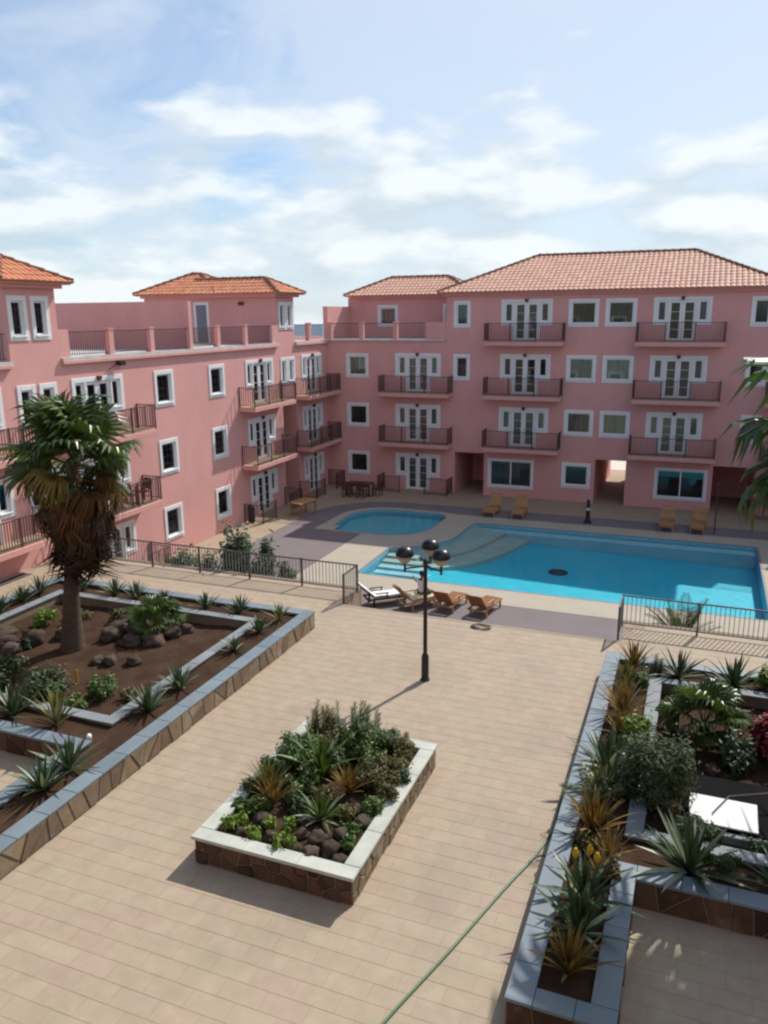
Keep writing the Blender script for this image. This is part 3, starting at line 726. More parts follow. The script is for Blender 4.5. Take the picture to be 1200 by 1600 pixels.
# terrace door in the turret's side wall
mb = MB(); dx0, dx1, yy = -26.95, -25.95, T2[0]
mb.box(dx0, dx0+.15, yy-.035, yy-.002, 9.09, 11.3); mb.box(dx1-.15, dx1, yy-.035, yy-.002, 9.09, 11.3); mb.box(dx0+.15, dx1-.15, yy-.035, yy-.002, 11.14, 11.3)
td = mb.build('terrace_door', 'white', lb); mb = MB(); mb.box(dx0+.16, dx1-.16, yy-.022, yy-.003, 9.1, 11.13); mb.build('door_leaf', 'sheer', td)
mb = MB(); mb.box(-23.98, -23.7, yy-.14, yy-.002, 11.1, 11.28); mb.build('wall_lamp', 'darkwood', lb)
# turret roofs and the larger roof behind
hip_roof('roof', lb, -27.4, -21.2, 38.5, 41.75, EAVE+.1, 12.52, 'roofred', hipx0=False)
hip_roof('roof', lb, -30.72, -25.2, 38.7, 43.56, EAVE+.12, 12.9, 'roofred')
hip_roof('roof', lb, -30.0, -21.2, 20.2, 23.5, EAVE+.1, 12.56, 'roofred', hipx0=False)
# floodlight under the cornice and its cable
mb = MB(); mb.box(XL+.14, XL+.32, 25.9, 26.2, 8.66, 8.84); mb.box(XL+.002, XL+.14, 26.0, 26.06, 8.72, 8.78); fl = mb.build('floodlight', 'iron', lb)
mb = MB(); mb.tube([(XL+.012, 26.0, 8.72), (XL+.012, 25.5, 8.48), (XL+.012, 25.2, 8.34)], .009, 4); mb.build('cable', 'iron', fl)

XR = 2*MXC-XL; rb = empty('apartment_building', (XR+5, 20, 0), 'pink building closing the right side of the courtyard', 'building'); ops = []; put = []  # unseen building, added to hold back sky light from the right
FR = lambda u, n, z: (XR-n, u, z)
for c in (14, 18, 24, 28, 36, 40):
    for fl in range(3): z = 3*fl+.76; ops.append(wop(c, z, 1.34, 1.56)); put.append((c, z, fl))
mb = MB(); wall(mb, FR, -2, YF-.2, 0, 9.0, ops); mb.box(XR+.28, XR+11, -2, YF+12, 0, 9.0); mb.box(XR, XR+11, 10, 20, 9.0, EAVE); mb.build('wall', 'pink', rb)
for c, z, fl in put: win_tpl(1.34, 1.56, 1, ('sheer', 'blinddark', 'curtain')[fl]).put(rb, (XR, c, z), R(-90))
hip_roof('roof', rb, XR-.4, XR+11.4, 9.6, 20.4, EAVE+.1, 14.2, 'roofred')
nb = empty('apartment_building', (MXC, -8, 0), 'ochre building closing the near side of the courtyard', 'building'); ops = []; put = []  # unseen, added behind the camera to block sky and deepen shadows
FN = lambda u, n, z: (u, -2.0+n, z)
for c in (-18, -14, -9, 3.5, 7):
    for fl in range(4): z = 3*fl+.76+PZ; ops.append(wop(c, z, 1.62, 1.47)); put.append((c, z, fl))
mb = MB(); wall(mb, FN, XL, XR, 0, EAVE+PZ, ops); mb.box(XL, XR, -12, -2.28, 0, EAVE+PZ); mb.build('wall', 'ochre', nb)
for c, z, fl in put: win_tpl(1.62, 1.47, 1, ('sheer', 'blinddark', 'curtain', 'sheer')[fl]).put(nb, (c, -2.0, z), R(180))
hip_roof('roof', nb, XL-.4, XR+.4, -12.4, -1.6, EAVE+PZ+.1, 16.2, 'roofred')
# street behind the open passage
mb = MB(); mb.box(-9, 3, 66, 66.4, -.3, 3.4); tag(mb.build('street_wall', 'plasterfar'), 'cream wall across the street seen through the open passage', 'wall')

mb = MB(); mb.box(-12, 6, 56, 65.9, -1.3, .012); struct(mb.build('street_pavement', 'capwhite'))

# ------------------------------------------------------------------ fences at the plaza edge
def fence(label, segs, mt):
    f = empty('metal_fence', (segs[0][0][0], segs[0][0][1], PZ), label, 'fence', 'fences on the plaza edge'); H = .93
    bar = None
    for a, b in segs:
        a, b = V(*a, 0), V(*b, 0); L = (b-a).length; d = (b-a)/L; n = V(-d.y, d.x, 0)
        for nm, zz, t, hh in (('top_rail', PZ+H-.03, .022, .035), ('bottom_rail', PZ+.09, .012, .025)):
            mb = MB(); A, B = a+d*.02, b-d*.02
            mb.hexa([A+n*t+V(0,0,zz), A-n*t+V(0,0,zz), B-n*t+V(0,0,zz), B+n*t+V(0,0,zz), A+n*t+V(0,0,zz+hh), A-n*t+V(0,0,zz+hh), B-n*t+V(0,0,zz+hh), B+n*t+V(0,0,zz+hh)]); mb.build(nm, mt, f)
        m = max(1, round(L/2.0))
        for q in range(m+1):
            if q == 0 and segs.index((tuple(a[:2]), tuple(b[:2]))) if False else False: pass
            p = a+d*(L*q/m)
            if any((p-V(*e)).length < .01 for e in DONE): continue
            DONE.append((p.x, p.y, 0)); mb = MB(); mb.box(p.x-.026, p.x+.026, p.y-.026, p.y+.026, PZ-.006, PZ+H+.02); mb.build('post', mt, f)
        k = int(L/.12)
        for q in range(1, k):
            if abs((q*m/k)-round(q*m/k)) < 1e-6: continue
            p = a+d*(L*q/k)
            if bar is None:
                mb = MB(); mb.box(-.009, .009, -.009, .009, 0, H-.15); bar = mb.mesh('baluster', 'railpale')
            o = bpy.data.objects.new('baluster', bar); COL.objects.link(o); o.parent = f; o.location = V(p.x, p.y, PZ+.116)-WO[f.name]
    return f
DONE = []
fence('dark metal bar fence along the plaza edge from the pink building to the steps', [((-21.6, 22.12), (SX0, 22.12)), ((SX0, 22.12), (SX0, 21.06))], 'railgrey')
fence('dark metal bar fence above the deep end, beside the planter with the white board', [((SX1, 21.06), (SX1, 22.12)), ((SX1, 22.12), (10.4, 22.12))], 'railgrey')

# ------------------------------------------------------------------ planters
def voronoi_stones(w, h, size, seed):
    rnd = random.Random(seed); nx = max(1, int(w/size)); ny = max(1, int(h/size+.4)); pts = []
    for i in range(nx):
        for j in range(ny): pts.append(((i+.5+rnd.uniform(-.4, .4))*w/nx, (j+.5+rnd.uniform(-.42, .42))*h/ny))
    cells = []
    for i, p in enumerate(pts):
        poly = [(0, 0), (w, 0), (w, h), (0, h)]
        for j, q in enumerate(pts):
            if i == j or abs(p[0]-q[0]) > 3*size: continue
            mx, my = (p[0]+q[0])/2, (p[1]+q[1])/2; dx, dy = q[0]-p[0], q[1]-p[1]; L = math.hypot(dx, dy); gp = .011
            def sd(a): return ((a[0]-mx)*dx+(a[1]-my)*dy)/L+gp
            new = []
            for k in range(len(poly)):
                a, b = poly[k], poly[(k+1) % len(poly)]; sa, sb = sd(a), sd(b)
                if sa <= 0: new.append(a)
                if (sa < 0 < sb) or (sb < 0 < sa):
                    t = sa/(sa-sb); new.append((a[0]+(b[0]-a[0])*t, a[1]+(b[1]-a[1])*t))
            poly = new
            if len(poly) < 3: break
        if len(poly) >= 3:
            ar = abs(sum(poly[k][0]*poly[(k+1) % len(poly)][1]-poly[(k+1) % len(poly)][0]*poly[k][1] for k in range(len(poly))))/2
            if ar > .004: cells.append(poly)
    return cells
def stone_face(parent, o, s, n, w, h, size, mt, seed):
    """irregular flagstones on a wall face; o bottom corner, s along, n outward"""
    rnd = random.Random(seed*7+1); up = V(0, 0, 1)
    for poly in voronoi_stones(w, h, size, seed):
        t = rnd.uniform(.012, .036); cx = sum(p[0] for p in poly)/len(poly); cy = sum(p[1] for p in poly)/len(poly); k = len(poly)
        if (s.cross(up)).dot(n) < 0: poly = poly[::-1]
        vs = [o+s*a+up*b for a, b in poly]+[o+s*(cx+(a-cx)*.93)+up*(cy+(b-cy)*.93)+n*t for a, b in poly]
        mb = MB(); mb.add(vs, [tuple(range(k, 2*k))]+[(i, (i+1) % k, k+(i+1) % k, k+i) for i in range(k)]); mb.build('stone', mt, parent)
def caps(parent, x0, x1, y0, y1, z, mt, axis, L=.66, th=.05):
    """a run of cap slabs"""
    a, b = (x0, x1) if axis == 'x' else (y0, y1); n = max(1, round((b-a)/L)); e = (b-a)/n
    for i in range(n):
        mb = MB(); u0, u1 = a+i*e+.003, a+(i+1)*e-.003; dz = random.uniform(-.002, .002)
        if axis == 'x': mb.box(u0, u1, y0, y1, z-th, z+dz)
        else: mb.box(x0, x1, u0, u1, z-th, z+dz)
        mb.build('cap_slab', mt, parent, bevel=.006)
def soil(parent, x0, x1, y0, y1, z, amp, step=.22, mt='soil', name='soil'):
    mb = MB(); nx = max(1, int((x1-x0)/step)); ny = max(1, int((y1-y0)/step))
    for i in range(nx+1):
        for j in range(ny+1):
            x, y = x0+(x1-x0)*i/nx, y0+(y1-y0)*j/ny; mb.v.append((x, y, z+amp*(noise.noise(V(x*.9, y*.9, 3))+.5*noise.noise(V(x*3.1, y*3.1, 5)))))
    for i in range(nx):
        for j in range(ny): q = i*(ny+1)+j; mb.f.append((q, q+ny+1, q+ny+2, q+1))
    return mb.build(name, mt, parent, smooth=True)
def soilz(z, amp, x, y): return z+amp*(noise.noise(V(x*.9, y*.9, 3))+.5*noise.noise(V(x*3.1, y*3.1, 5)))
ZT = PZ+.50
# central planter
cp = empty('planter', (-5.65, 11.3, PZ), 'free standing stone planter with white cap in the middle of the plaza', 'planter')
x0, x1, y0, y1 = -7.08, -4.22, 9.25, 13.36; e = .05; cw = .27
mb = MB()
for a in ((x0+e, x1-e, y0+e, y0+.24), (x0+e, x1-e, y1-.24, y1-e), (x0+e, x0+.24, y0+.24, y1-.24), (x1-.24, x1-e, y0+.24, y1-.24)): mb.box(*a, PZ-.01, ZT-.06)
mb.build('wall', 'mortar', cp)
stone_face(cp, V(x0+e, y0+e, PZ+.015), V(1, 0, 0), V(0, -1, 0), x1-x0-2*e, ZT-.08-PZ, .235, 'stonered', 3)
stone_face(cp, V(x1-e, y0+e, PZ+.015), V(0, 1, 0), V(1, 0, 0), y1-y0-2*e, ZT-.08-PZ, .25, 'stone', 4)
caps(cp, x0, x1, y0, y0+cw, ZT, 'capwhite', 'x', .95, .06); caps(cp, x0, x1, y1-cw, y1, ZT, 'capwhite', 'x', .95, .06)
caps(cp, x0, x0+cw, y0+cw+.003, y1-cw-.003, ZT, 'capwhite', 'y', .9, .06); caps(cp, x1-cw, x1, y0+cw+.003, y1-cw-.003, ZT, 'capwhite', 'y', .9, .06)
soil(cp, x0+.2, x1-.2, y0+.2, y1-.2, ZT-.10, .05)
# the two big planters, mirror images of each other about x = -5.655
MXX = -5.655
def big_planter(left):
    sg = -1 if left else 1
    ux = (lambda u: -9.66-u) if left else (lambda u: -1.65+u)
    def bx(u0, u1): a, b = ux(u0), ux(u1); return (min(a, b), max(a, b))
    lab = 'long blue capped stone planter under the fan palm beside the long pink building' if left else 'long blue capped stone planter holding the white board and red shrub'
    p = empty('planter', (ux(4.5), 13.5, PZ), lab, 'planter')
    mb = MB(); yb = 19.0; yf = 5.5 if left else 7.98
    def blk(u0, u1, ya, yb_, z1=ZT-.052, z0=PZ-.01): a, b = bx(u0, u1); mb.box(a, b, ya, yb_, z0, z1)
    blk(.03, .28, yf+.03, yb-.03); blk(.28, 9.2, yb-.28, yb-.03); blk(9.0, 9.25, 10.8, yb-.28)
    blk(.28, 1.30, yf+.03, yf+.27); blk(1.05, 1.30, yf+.27, 10.78); blk(1.05, 9.2, 10.78, 11.03)
    # inner kerb ring
    kz = ZT-.042
    for a in ((1.12, 1.34, 11.8, 17.92), (8.0, 8.2, 11.8, 17.92), (1.34, 8.0, 11.8, 12.0), (1.34, 8.0, 17.7, 17.92)): blk(*a, z1=kz)
    mb.build('wall', 'mortar', p)
    def cap(u0, u1, ya, yb_, axis, mt='capblue', L=.66, z=ZT): a, b = bx(u0, u1); caps(p, a, b, ya, yb_, z, mt, axis, L, .05 if mt == 'capblue' else .04)
    cap(0, .34, yf, yb, 'y'); cap(.343, 9.28, yb-.34, yb, 'x'); cap(8.94, 9.28, 10.75, yb-.343, 'y')
    cap(.343, 1.33, yf, yf+.30, 'x', L=.5); cap(1.0, 1.33, yf+.303, 11.08, 'y'); cap(1.333, 8.937, 10.75, 11.08, 'x')
    cap(1.08, 1.36, 11.75, 17.95, 'y', 'capgrey', .8, ZT); cap(7.96, 8.24, 11.75, 17.95, 'y', 'capgrey', .8, ZT)
    cap(1.363, 7.957, 11.75, 12.03, 'x', 'capgrey', .8, ZT); cap(1.363, 7.957, 17.67, 17.95, 'x', 'capgrey', .8, ZT)
    hh = ZT-.07-PZ
    if left:
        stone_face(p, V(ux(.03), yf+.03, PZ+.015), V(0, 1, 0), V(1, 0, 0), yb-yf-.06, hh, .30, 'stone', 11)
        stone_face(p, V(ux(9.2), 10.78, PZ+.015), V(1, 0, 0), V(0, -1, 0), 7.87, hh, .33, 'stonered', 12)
    else:
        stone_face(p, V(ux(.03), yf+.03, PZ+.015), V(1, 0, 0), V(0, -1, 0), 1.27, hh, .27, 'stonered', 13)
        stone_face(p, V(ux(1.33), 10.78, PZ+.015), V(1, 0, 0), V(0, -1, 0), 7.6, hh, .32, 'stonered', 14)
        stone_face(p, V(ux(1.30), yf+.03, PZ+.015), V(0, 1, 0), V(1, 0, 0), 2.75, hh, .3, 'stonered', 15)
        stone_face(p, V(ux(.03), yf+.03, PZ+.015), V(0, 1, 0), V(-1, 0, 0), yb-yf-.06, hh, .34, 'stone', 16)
    a, b = bx(.2, 1.2); soil(p, a, b, yf+.15, yb-.15, PZ+.40, .03)
    a, b = bx(1.2, 9.1); soil(p, a, b, 17.8, yb-.15, PZ+.40, .03); soil(p, a, b, 10.9, 11.9, PZ+.40, .03)
    a, b = bx(8.1, 9.1); soil(p, a, b, 11.9, 17.8, PZ+.40, .03)
    a, b = bx(1.25, 8.1); soil(p, a, b, 11.9, 17.8, PZ+.22, .07)
    return p
big_planter(True); big_planter(False)
def S_IN(x, y): return soilz(PZ+.22, .07, x, y)
def S_OUT(x, y): return soilz(PZ+.40, .03, x, y)
def S_CEN(x, y): return soilz(ZT-.10, .05, x, y)

# ------------------------------------------------------------------ plants
def leaf_mesh(name, mt, L=1, w=.09, curl=.35, base=.7, fold=.25, seg=6):
    """a stiff strap leaf along +Y, tip curling by curl (up if positive)"""
    mb = MB()
    for i in range(seg+1):
        t = i/seg; ww = w*(base+(1-base)*math.sin(min(1, t*2.2)*math.pi/2))*(1-t**2.6)+.001
        y = L*t*(1-.12*abs(curl)*t); z = curl*L*t*t*.5
        mb.v += [(-ww, y, z+ww*fold), (0, y, z-ww*fold*.4), (ww, y, z+ww*fold)]
    for i in range(seg):
        q = 3*i; mb.f += [(q, q+1, q+4, q+3), (q+1, q+2, q+5, q+4)]
    return mb.mesh(name, mt, smooth=True)
LM = {}
def leafset(key):
    if key not in LM:
        d = {'agave': [('agave', 1, .050, c, .8, .35) for c in (.25, .05, -.25)],
             'agavepale': [('agavepale', 1, .052, c, .8, .35) for c in (.2, -.1, -.35)],
             'golden': [('golden', 1, .028, c, .8, .3) for c in (.15, -.2, -.5)],
             'goldgreen': [('goldgreen', 1, .026, c, .8, .3) for c in (.15, -.2, -.5)],
             'strap': [('leaf', 1, .05, c, .7, .3) for c in (.1, -.4, -.8)]}[key]
        dd = [leaf_mesh('leaf', *a) for a in d]; LM[key] = dd
    return LM[key]
def put_leaf(parent, me, az, el, s, roll=0, off=.02, wz=1):
    o = bpy.data.objects.new('leaf', me); COL.objects.link(o); o.parent = parent
    mt = Matrix.Rotation(az, 4, 'Z') @ Matrix.Rotation(el, 4, 'X') @ Matrix.Rotation(roll, 4, 'Y')
    o.matrix_local = Matrix.Translation(mt @ V(0, off, 0)) @ mt @ Matrix.Diagonal((s*wz, s, s, 1)); return o
def rosette(name, loc, kind, n, L, label, cat, group=None, pale=0, lo=12, hi=84, wz=1, seed=0):
    rnd = random.Random(seed*31+n+int(loc[0]*100)+int(loc[1]*77)); n = int(n*1.35); lo = max(lo, 46) if kind.startswith('gold') else lo; r = empty(name, loc, label, cat, group)
    for i in range(n):
        t = i/max(1, n-1); az = i*2.39996+rnd.uniform(-.25, .25); el = R(lo+(hi-lo)*t**.62+rnd.uniform(-9, 9)); s = L*(1-.28*t)*rnd.uniform(.82, 1.12)
        ks = leafset(kind if not (pale and rnd.random() < pale and t < .6) else 'agavepale')
        put_leaf(r, ks[min(2, int((1-t)*3))], az, el, s, rnd.uniform(-.25, .25), .025, wz)
    return r
def leafcloud(rnd, clumps, n, size, shape=1.6, up=.3):
    """many small two-faced leaves spread through clumps (centre, radii)"""
    mb = MB(); wsum = [c[1][0]*c[1][1]*c[1][2] for c in clumps]; tot = sum(wsum)
    for (c, rr), wt in zip(clumps, wsum):
        c = V(*c)
        for i in range(int(n*wt/tot)):
            d = V(rnd.gauss(0, 1), rnd.gauss(0, 1), rnd.gauss(0, 1)).normalized(); k = min(1.5, abs(rnd.gauss(.62, .32)))
            p = c+V(d.x*rr[0], d.y*rr[1], d.z*rr[2])*k*(1+.25*noise.noise(p_(c+d*2.2)))
            nrm = (d+V(rnd.uniform(-.7, .7), rnd.uniform(-.7, .7), up+rnd.uniform(-.4, .8))).normalized()
            a = nrm.orthogonal().normalized(); a = (Quaternion(nrm, rnd.uniform(0, 6.28)) @ a); b = nrm.cross(a); s = size*rnd.uniform(.6, 1.3)
            mb.add([p-a*s*shape*.5, p+b*s*.36+nrm*s*.1, p+a*s*shape*.5, p-b*s*.36+nrm*s*.1], [(0, 1, 2), (0, 2, 3)])
    return mb
def p_(v): return v*1.7
def bush(name, loc, rad, h, n, size, mt, label, cat='shrub', group=None, seed=1, shape=1.6, k=7, tall=0):
    rnd = random.Random(seed); r = empty(name, loc, label, cat, group); cl = []; st = MB()
    for i in range(k):
        a = i*2.4+rnd.uniform(-.4, .4); q = rad*rnd.uniform(.15, .72); x, y = q*math.cos(a), q*math.sin(a); z = h*rnd.uniform(.3, .82)
        rr = rad*rnd.uniform(.3, .5); cl.append(((x, y, z), (rr, rr, min(h-z, z)*rnd.uniform(.7, 1)+.03)))
        st.tube([(x*.1, y*.1, -.05), (x*.5, y*.5, z*.5), (x, y, z)], [.016, .012, .006], 5)
    leafcloud(rnd, cl, n, size, shape).local('foliage', mt, r)
    st.local('stem', 'stem', r); return r
def stalks(name, loc, k, h, spread, leaf, mt, label, cat='plant', group=None, seed=1):
    """upright stems with whorls of small leaves"""
    rnd = random.Random(seed); r = empty(name, loc, label, cat, group)
    for i in range(k):
        a = rnd.uniform(0, 6.28); q = spread*math.sqrt(rnd.random()); hh = h*rnd.uniform(.6, 1); lean = rnd.uniform(-.15, .15)
        p0 = V(q*math.cos(a), q*math.sin(a), -.04); p1 = p0+V(lean*hh, rnd.uniform(-.15, .15)*hh, hh+.04)
        st = MB(); st.tube([p0, p0.lerp(p1, .5)+V(rnd.uniform(-.02, .02), 0, 0), p1], [.012, .009, .004], 5); s = st.local('stem', 'stem', r)
        lf = MB()
        for j in range(16):
            t = .25+.75*j/15; c = p0.lerp(p1, t)
            for z in range(4):
                aa = j*1.1+z*1.57; d = V(math.cos(aa), math.sin(aa), .45).normalized(); sd = V(-math.sin(aa), math.cos(aa), 0); L = leaf*(1.15-.6*t)*rnd.uniform(.8, 1.2)
                lf.add([c, c+d*L*.5+sd*L*.2, c+d*L, c+d*L*.5-sd*L*.2], [(0, 1, 2), (0, 2, 3)])
        lf._loc('foliage', mt, s, False, 0)
    return r

def fan_mesh(mt, rad=.8, seg=22, spread=230, pet=.75, droop=.35, seed=0, ragged=.15):
    rnd = random.Random(seed); mb = MB()
    mb.tube([(0, 0, 0), (0, pet*.5, .02), (0, pet, 0)], [.024, .018, .014], 5)
    for i in range(seg):
        a0 = R(-spread/2+spread*i/seg); a1 = R(-spread/2+spread*(i+1)/seg); am = (a0+a1)/2; L = rad*(1-.18*abs(am)/R(spread/2))*(1-rnd.random()*ragged)
        def P(a, r, z): return (math.sin(a)*r, pet+math.cos(a)*r, z)
        dr = droop*rnd.uniform(.6, 1.5); sp = .66; hw = (a1-a0)/2
        vs = [(0, pet, 0)]
        for r, wf, z in ((.32, 1, 0), (sp, .97, -.03), (.86, .6, -.13*dr*2)):
            vs += [P(am-hw*wf, L*r, z-.012), P(am, L*r, z+.028*wf), P(am+hw*wf, L*r, z-.012)]
        vs.append(P(am+rnd.uniform(-.03, .03), L*(1-.12*dr), -.32*dr*2.2))
        mb.add(vs, [(0, 2, 1), (0, 3, 2), (1, 2, 5, 4), (2, 3, 6, 5), (4, 5, 8, 7), (5, 6, 9, 8), (7, 8, 10), (8, 9, 10)])
    return mb.mesh('frond', mt)
FAN = {}
def fans(k):
    if k not in FAN:
        mt, dr, rg, rad = {'green': ('palm', .5, .2, 1.05), 'yellow': ('palmyellow', .8, .25, .85), 'rust': ('palmrust', 1.0, .3, .85), 'dry': ('palmdry', 1.3, .35, 1.0)}[k]
        FAN[k] = [fan_mesh(mt, rad, 22, 235 if k == 'green' else 170, .85, dr, s, rg) for s in (1, 2, 3)]
    return FAN[k]
def frond(parent, k, base, az, el, s, roll, i):
    o = bpy.data.objects.new('frond', fans(k)[i % 3]); COL.objects.link(o); o.parent = parent
    o.matrix_local = Matrix.Translation(base) @ Matrix.Rotation(az, 4, 'Z') @ Matrix.Rotation(el, 4, 'X') @ Matrix.Rotation(roll, 4, 'Y') @ Matrix.Diagonal((s, s, s, 1)); return o
def fan_palm(loc, top, label, seed, ng=46, nd=44, size=1.0, skirt=1.0):
    """loc = foot, top = vector to the growing point"""
    rnd = random.Random(seed); r = empty('palm_tree', loc, label, 'palm tree')
    mb = MB(); n = 40; H = top.length; pts = []; rs = []
    for i in range(n+1):
        t = i/n; pts.append(V(top.x*t**1.25, top.y*t**1.25, top.z*t-.1*(1-t))); rs.append((.135+.16*(1-t)**4+.03*(1-t))*(1+.07*(i % 2)))
    mb.tube(pts, rs, 14); mb.local('trunk', 'trunk', r, smooth=True)
    for i in range(ng):
        t = i/(ng-1); az = i*2.39996+rnd.uniform(-.2, .2); el = R(86-84*t**.8+rnd.uniform(-14, 14)); s = size*rnd.uniform(.75, 1.12)
        k = 'green' if t < .88 or rnd.random() < .5 else 'yellow'
        frond(r, k, top+V(0, 0, .14-.36*t), az, el, s, rnd.uniform(-.8, .8), i)
    for i in range(nd):
        t = i/(nd-1); az = i*2.39996+rnd.uniform(-.3, .3); el = R(-8-68*min(1, t*1.15)**.75+rnd.uniform(-9, 9)); u = rnd.random()
        k = 'rust' if t < .45 and u < .4 else ('green' if t < .1 else ('yellow' if t < .2 and u > .8 else 'dry'))
        frond(r, k, top+V(-top.x*.12*t, 0, -.22-1.3*t*skirt), az, el, size*rnd.uniform(.8, 1.05), rnd.uniform(-.35, .35), i)
    return r
fan_palm((-14.82, 15.07, S_IN(-14.82, 15.07)), V(.62, .05, 5.05), 'tall fan palm with a brown skirt of dry fronds among rocks', 6, 27, 60, .97)
rp = fan_palm((3.6, 14.6, S_IN(3.6, 14.6)), V(-.25, .1, 6.7), 'fan palm drooping over the planter that holds the white board', 8, 20, 14, 1.5, 1.3)
for i, (a, e, k) in enumerate([(82, 24, 'green'), (98, 6, 'green'), (88, -18, 'green'), (104, -34, 'yellow'), (92, -52, 'dry')]):
    frond(rp, k, V(-.25, .1, 6.6-.12*i), R(a), R(e), 1.72, .25-.1*i, i)

# low feather palms (cycads)
def feather_mesh(mt, L=1, n=22, w=.16, bend=.5, seed=0):
    mb = MB(); rnd = random.Random(seed); pts = []
    for i in range(9): t = i/8; pts.append(V(0, L*t*(1-.15*bend*t), -bend*L*.45*t*t+.0))
    mb.tube(pts, [.010*(1-.8*i/8)+.002 for i in range(9)], 4)
    for i in range(n):
        t = .12+.86*i/(n-1); q = t*8; a = int(min(7, q)); c = pts[a].lerp(pts[a+1], q-a); ll = w*math.sin(math.pi*(.12+.8*t))*rnd.uniform(.85, 1.15)+.02
        for s in (-1, 1):
            d = V(s*.86, .5, .18).normalized(); e = V(0, .022, 0); mb.add([c-e*.5, c+d*ll*.5+e*.4, c+d*ll-V(0, 0, .02), c+d*ll*.5-e*.6], [(0, 1, 2), (0, 2, 3)])
    return mb.mesh('frond', mt)
FE = {}
def cycad(name, loc, n, L, mt, label, cat, seed, lo=5, hi=80, group=None):
    rnd = random.Random(seed); r = empty(name, loc, label, cat, group)
    if mt not in FE: FE[mt] = [feather_mesh(mt, 1, 22, .17, b, i) for i, b in enumerate((.4, .7, 1.0))]
    mb = MB(); mb.lathe([(.09, -.1), (.11, .02), (.085, .14), (.04, .2)], 10); mb.local('trunk', 'trunk', r)
    for i in range(n):
        t = i/(n-1); o = bpy.data.objects.new('frond', FE[mt][min(2, int((1-t)*3))]); COL.objects.link(o); o.parent = r
        s = L*rnd.uniform(.8, 1.1)
        o.matrix_local = Matrix.Translation((0, 0, .14)) @ Matrix.Rotation(i*2.4+rnd.uniform(-.2, .2), 4, 'Z') @ Matrix.Rotation(R(lo+(hi-lo)*t+rnd.uniform(-6, 6)), 4, 'X') @ Matrix.Diagonal((s, s, s, 1))
    return r
def young_fan(loc, n, size, label, seed):
    rnd = random.Random(seed); r = empty('young_palm', loc, label, 'palm')
    mb = MB(); mb.lathe([(.12, -.1), (.14, .05), (.10, .25), (.05, .32)], 10); mb.local('trunk', 'palmdry', r)
    for i in range(n):
        t = i/(n-1); frond(r, 'green', V(0, 0, .26), i*2.39996+rnd.uniform(-.2, .2), R(78-70*t+rnd.uniform(-10, 10)), size*rnd.uniform(.8, 1.1), rnd.uniform(-.6, .6), i)
young_fan((-13.3, 16.6, S_IN(-13.3, 16.6)), 13, .52, 'bright green young fan palm among rocks by the tall palm', 3)
young_fan((.6, 16.0, S_IN(.6, 16.0)), 13, .60, 'dark green fan palm between the inner kerb and the red shrub', 4)

# agaves of the left planter
G1 = 'agaves along the left planter far edge'
for i, (x, y, s) in enumerate([(-12.85, 18.3, .62), (-11.75, 18.35, .62), (-14.3, 18.3, .5), (-15.3, 18.3, .68), (-16.1, 18.3, .66), (-17.4, 18.35, .6)]):
    rosette('agave', (x, y, S_OUT(x, y)-.02), 'agave', 34, s, 'spiky blue green agave in the row facing the bar fence', 'agave', G1, .12, 30, 88, 1, i)
for i, (x, y, s) in enumerate([(-18.35, 17.6, .7), (-18.35, 16.9, .68), (-18.3, 16.0, .7), (-18.35, 15.1, .62)]):
    rosette('agave', (x, y, S_OUT(x, y)-.02), 'agave', 34, s, 'spiky blue green agave in the row beside the long pink building', 'agave', 'agaves along the left planter inner side', .12, 30, 88, 1, i)
rosette('agave', (-10.40, 18.25, S_OUT(-10.4, 18.25)-.02), 'goldgreen', 22, .62, 'yellowish spiky plant in the planter corner near the bar fence', 'plant', None, 0, 35, 88, 1.6)
for i, (x, y, s) in enumerate([(-10.50, 17.3, .58), (-10.45, 16.0, .5), (-10.5, 13.75, .66), (-10.48, 12.6, .72), (-10.42, 10.2, .82), (-10.38, 9.5, .82)]):
    lab = 'grey green agave with pale lower leaves along the walk edge of the left planter' if i < 4 else 'large agave with bleached tips in the strip beside the sunken court corner'
    rosette('agave', (x, y, S_OUT(x, y)-.02), 'agave', 36, s, lab, 'agave', 'agaves on the walk side of the left planter' if i < 4 else 'agaves beside the left sunken court', .25, 22, 86, 1, i)
for i, (x, y, s) in enumerate([(-11.9, 11.45, 1.0), (-13.1, 11.45, .95)]):
    rosette('agave', (x, y, S_OUT(x, y)-.02), 'agave' if i else 'goldgreen', 28, s, ['tangled yellow green spiky plant on the kerb behind the sunken court', 'blue green agave on the kerb behind the sunken court'][i], 'agave', None, .15, 20, 86, 1.2 if not i else 1, i)
bush('shrub', (-12.2, 13.1, S_IN(-12.2, 13.1)), .42, .45, 1300, .06, 'leaf', 'low teal green shrub on bare soil before the palm', 'shrub', seed=21)
bush('shrub', (-13.3, 12.4, S_IN(-13.3, 12.4)), .68, .75, 2200, .07, 'leafdark', 'dark bushy shrub beside the low teal green one', 'shrub', seed=22)
bush('shrub', (-14.7, 12.5, S_IN(-14.7, 12.5)), .75, .85, 2400, .07, 'leafdark', 'dark leafy shrub farthest from the walk on bare soil', 'shrub', seed=23)
bush('shrub', (-12.3, 12.35, S_IN(-12.3, 12.35)), .3, .4, 420, .08, 'leaf', 'small green shrub against the inner kerb corner', 'shrub', seed=24)
bush('shrub', (-16.6, 15.9, S_IN(-16.6, 15.9)), .35, .5, 420, .1, 'leaflime', 'lime green and orange shrub behind dark rocks', 'shrub', seed=25)
bush('shrub', (-16.05, 16.6, S_IN(-16.05, 16.6)), .4, .35, 420, .07, 'leafbrown', 'dry brown low shrub behind the palm trunk', 'shrub', seed=26)
bush('shrub', (-14.9, 17.0, S_IN(-14.9, 17.0)), .4, .4, 420, .07, 'leafbrown', 'dry orange brown shrub under the inner kerb', 'shrub', seed=27)
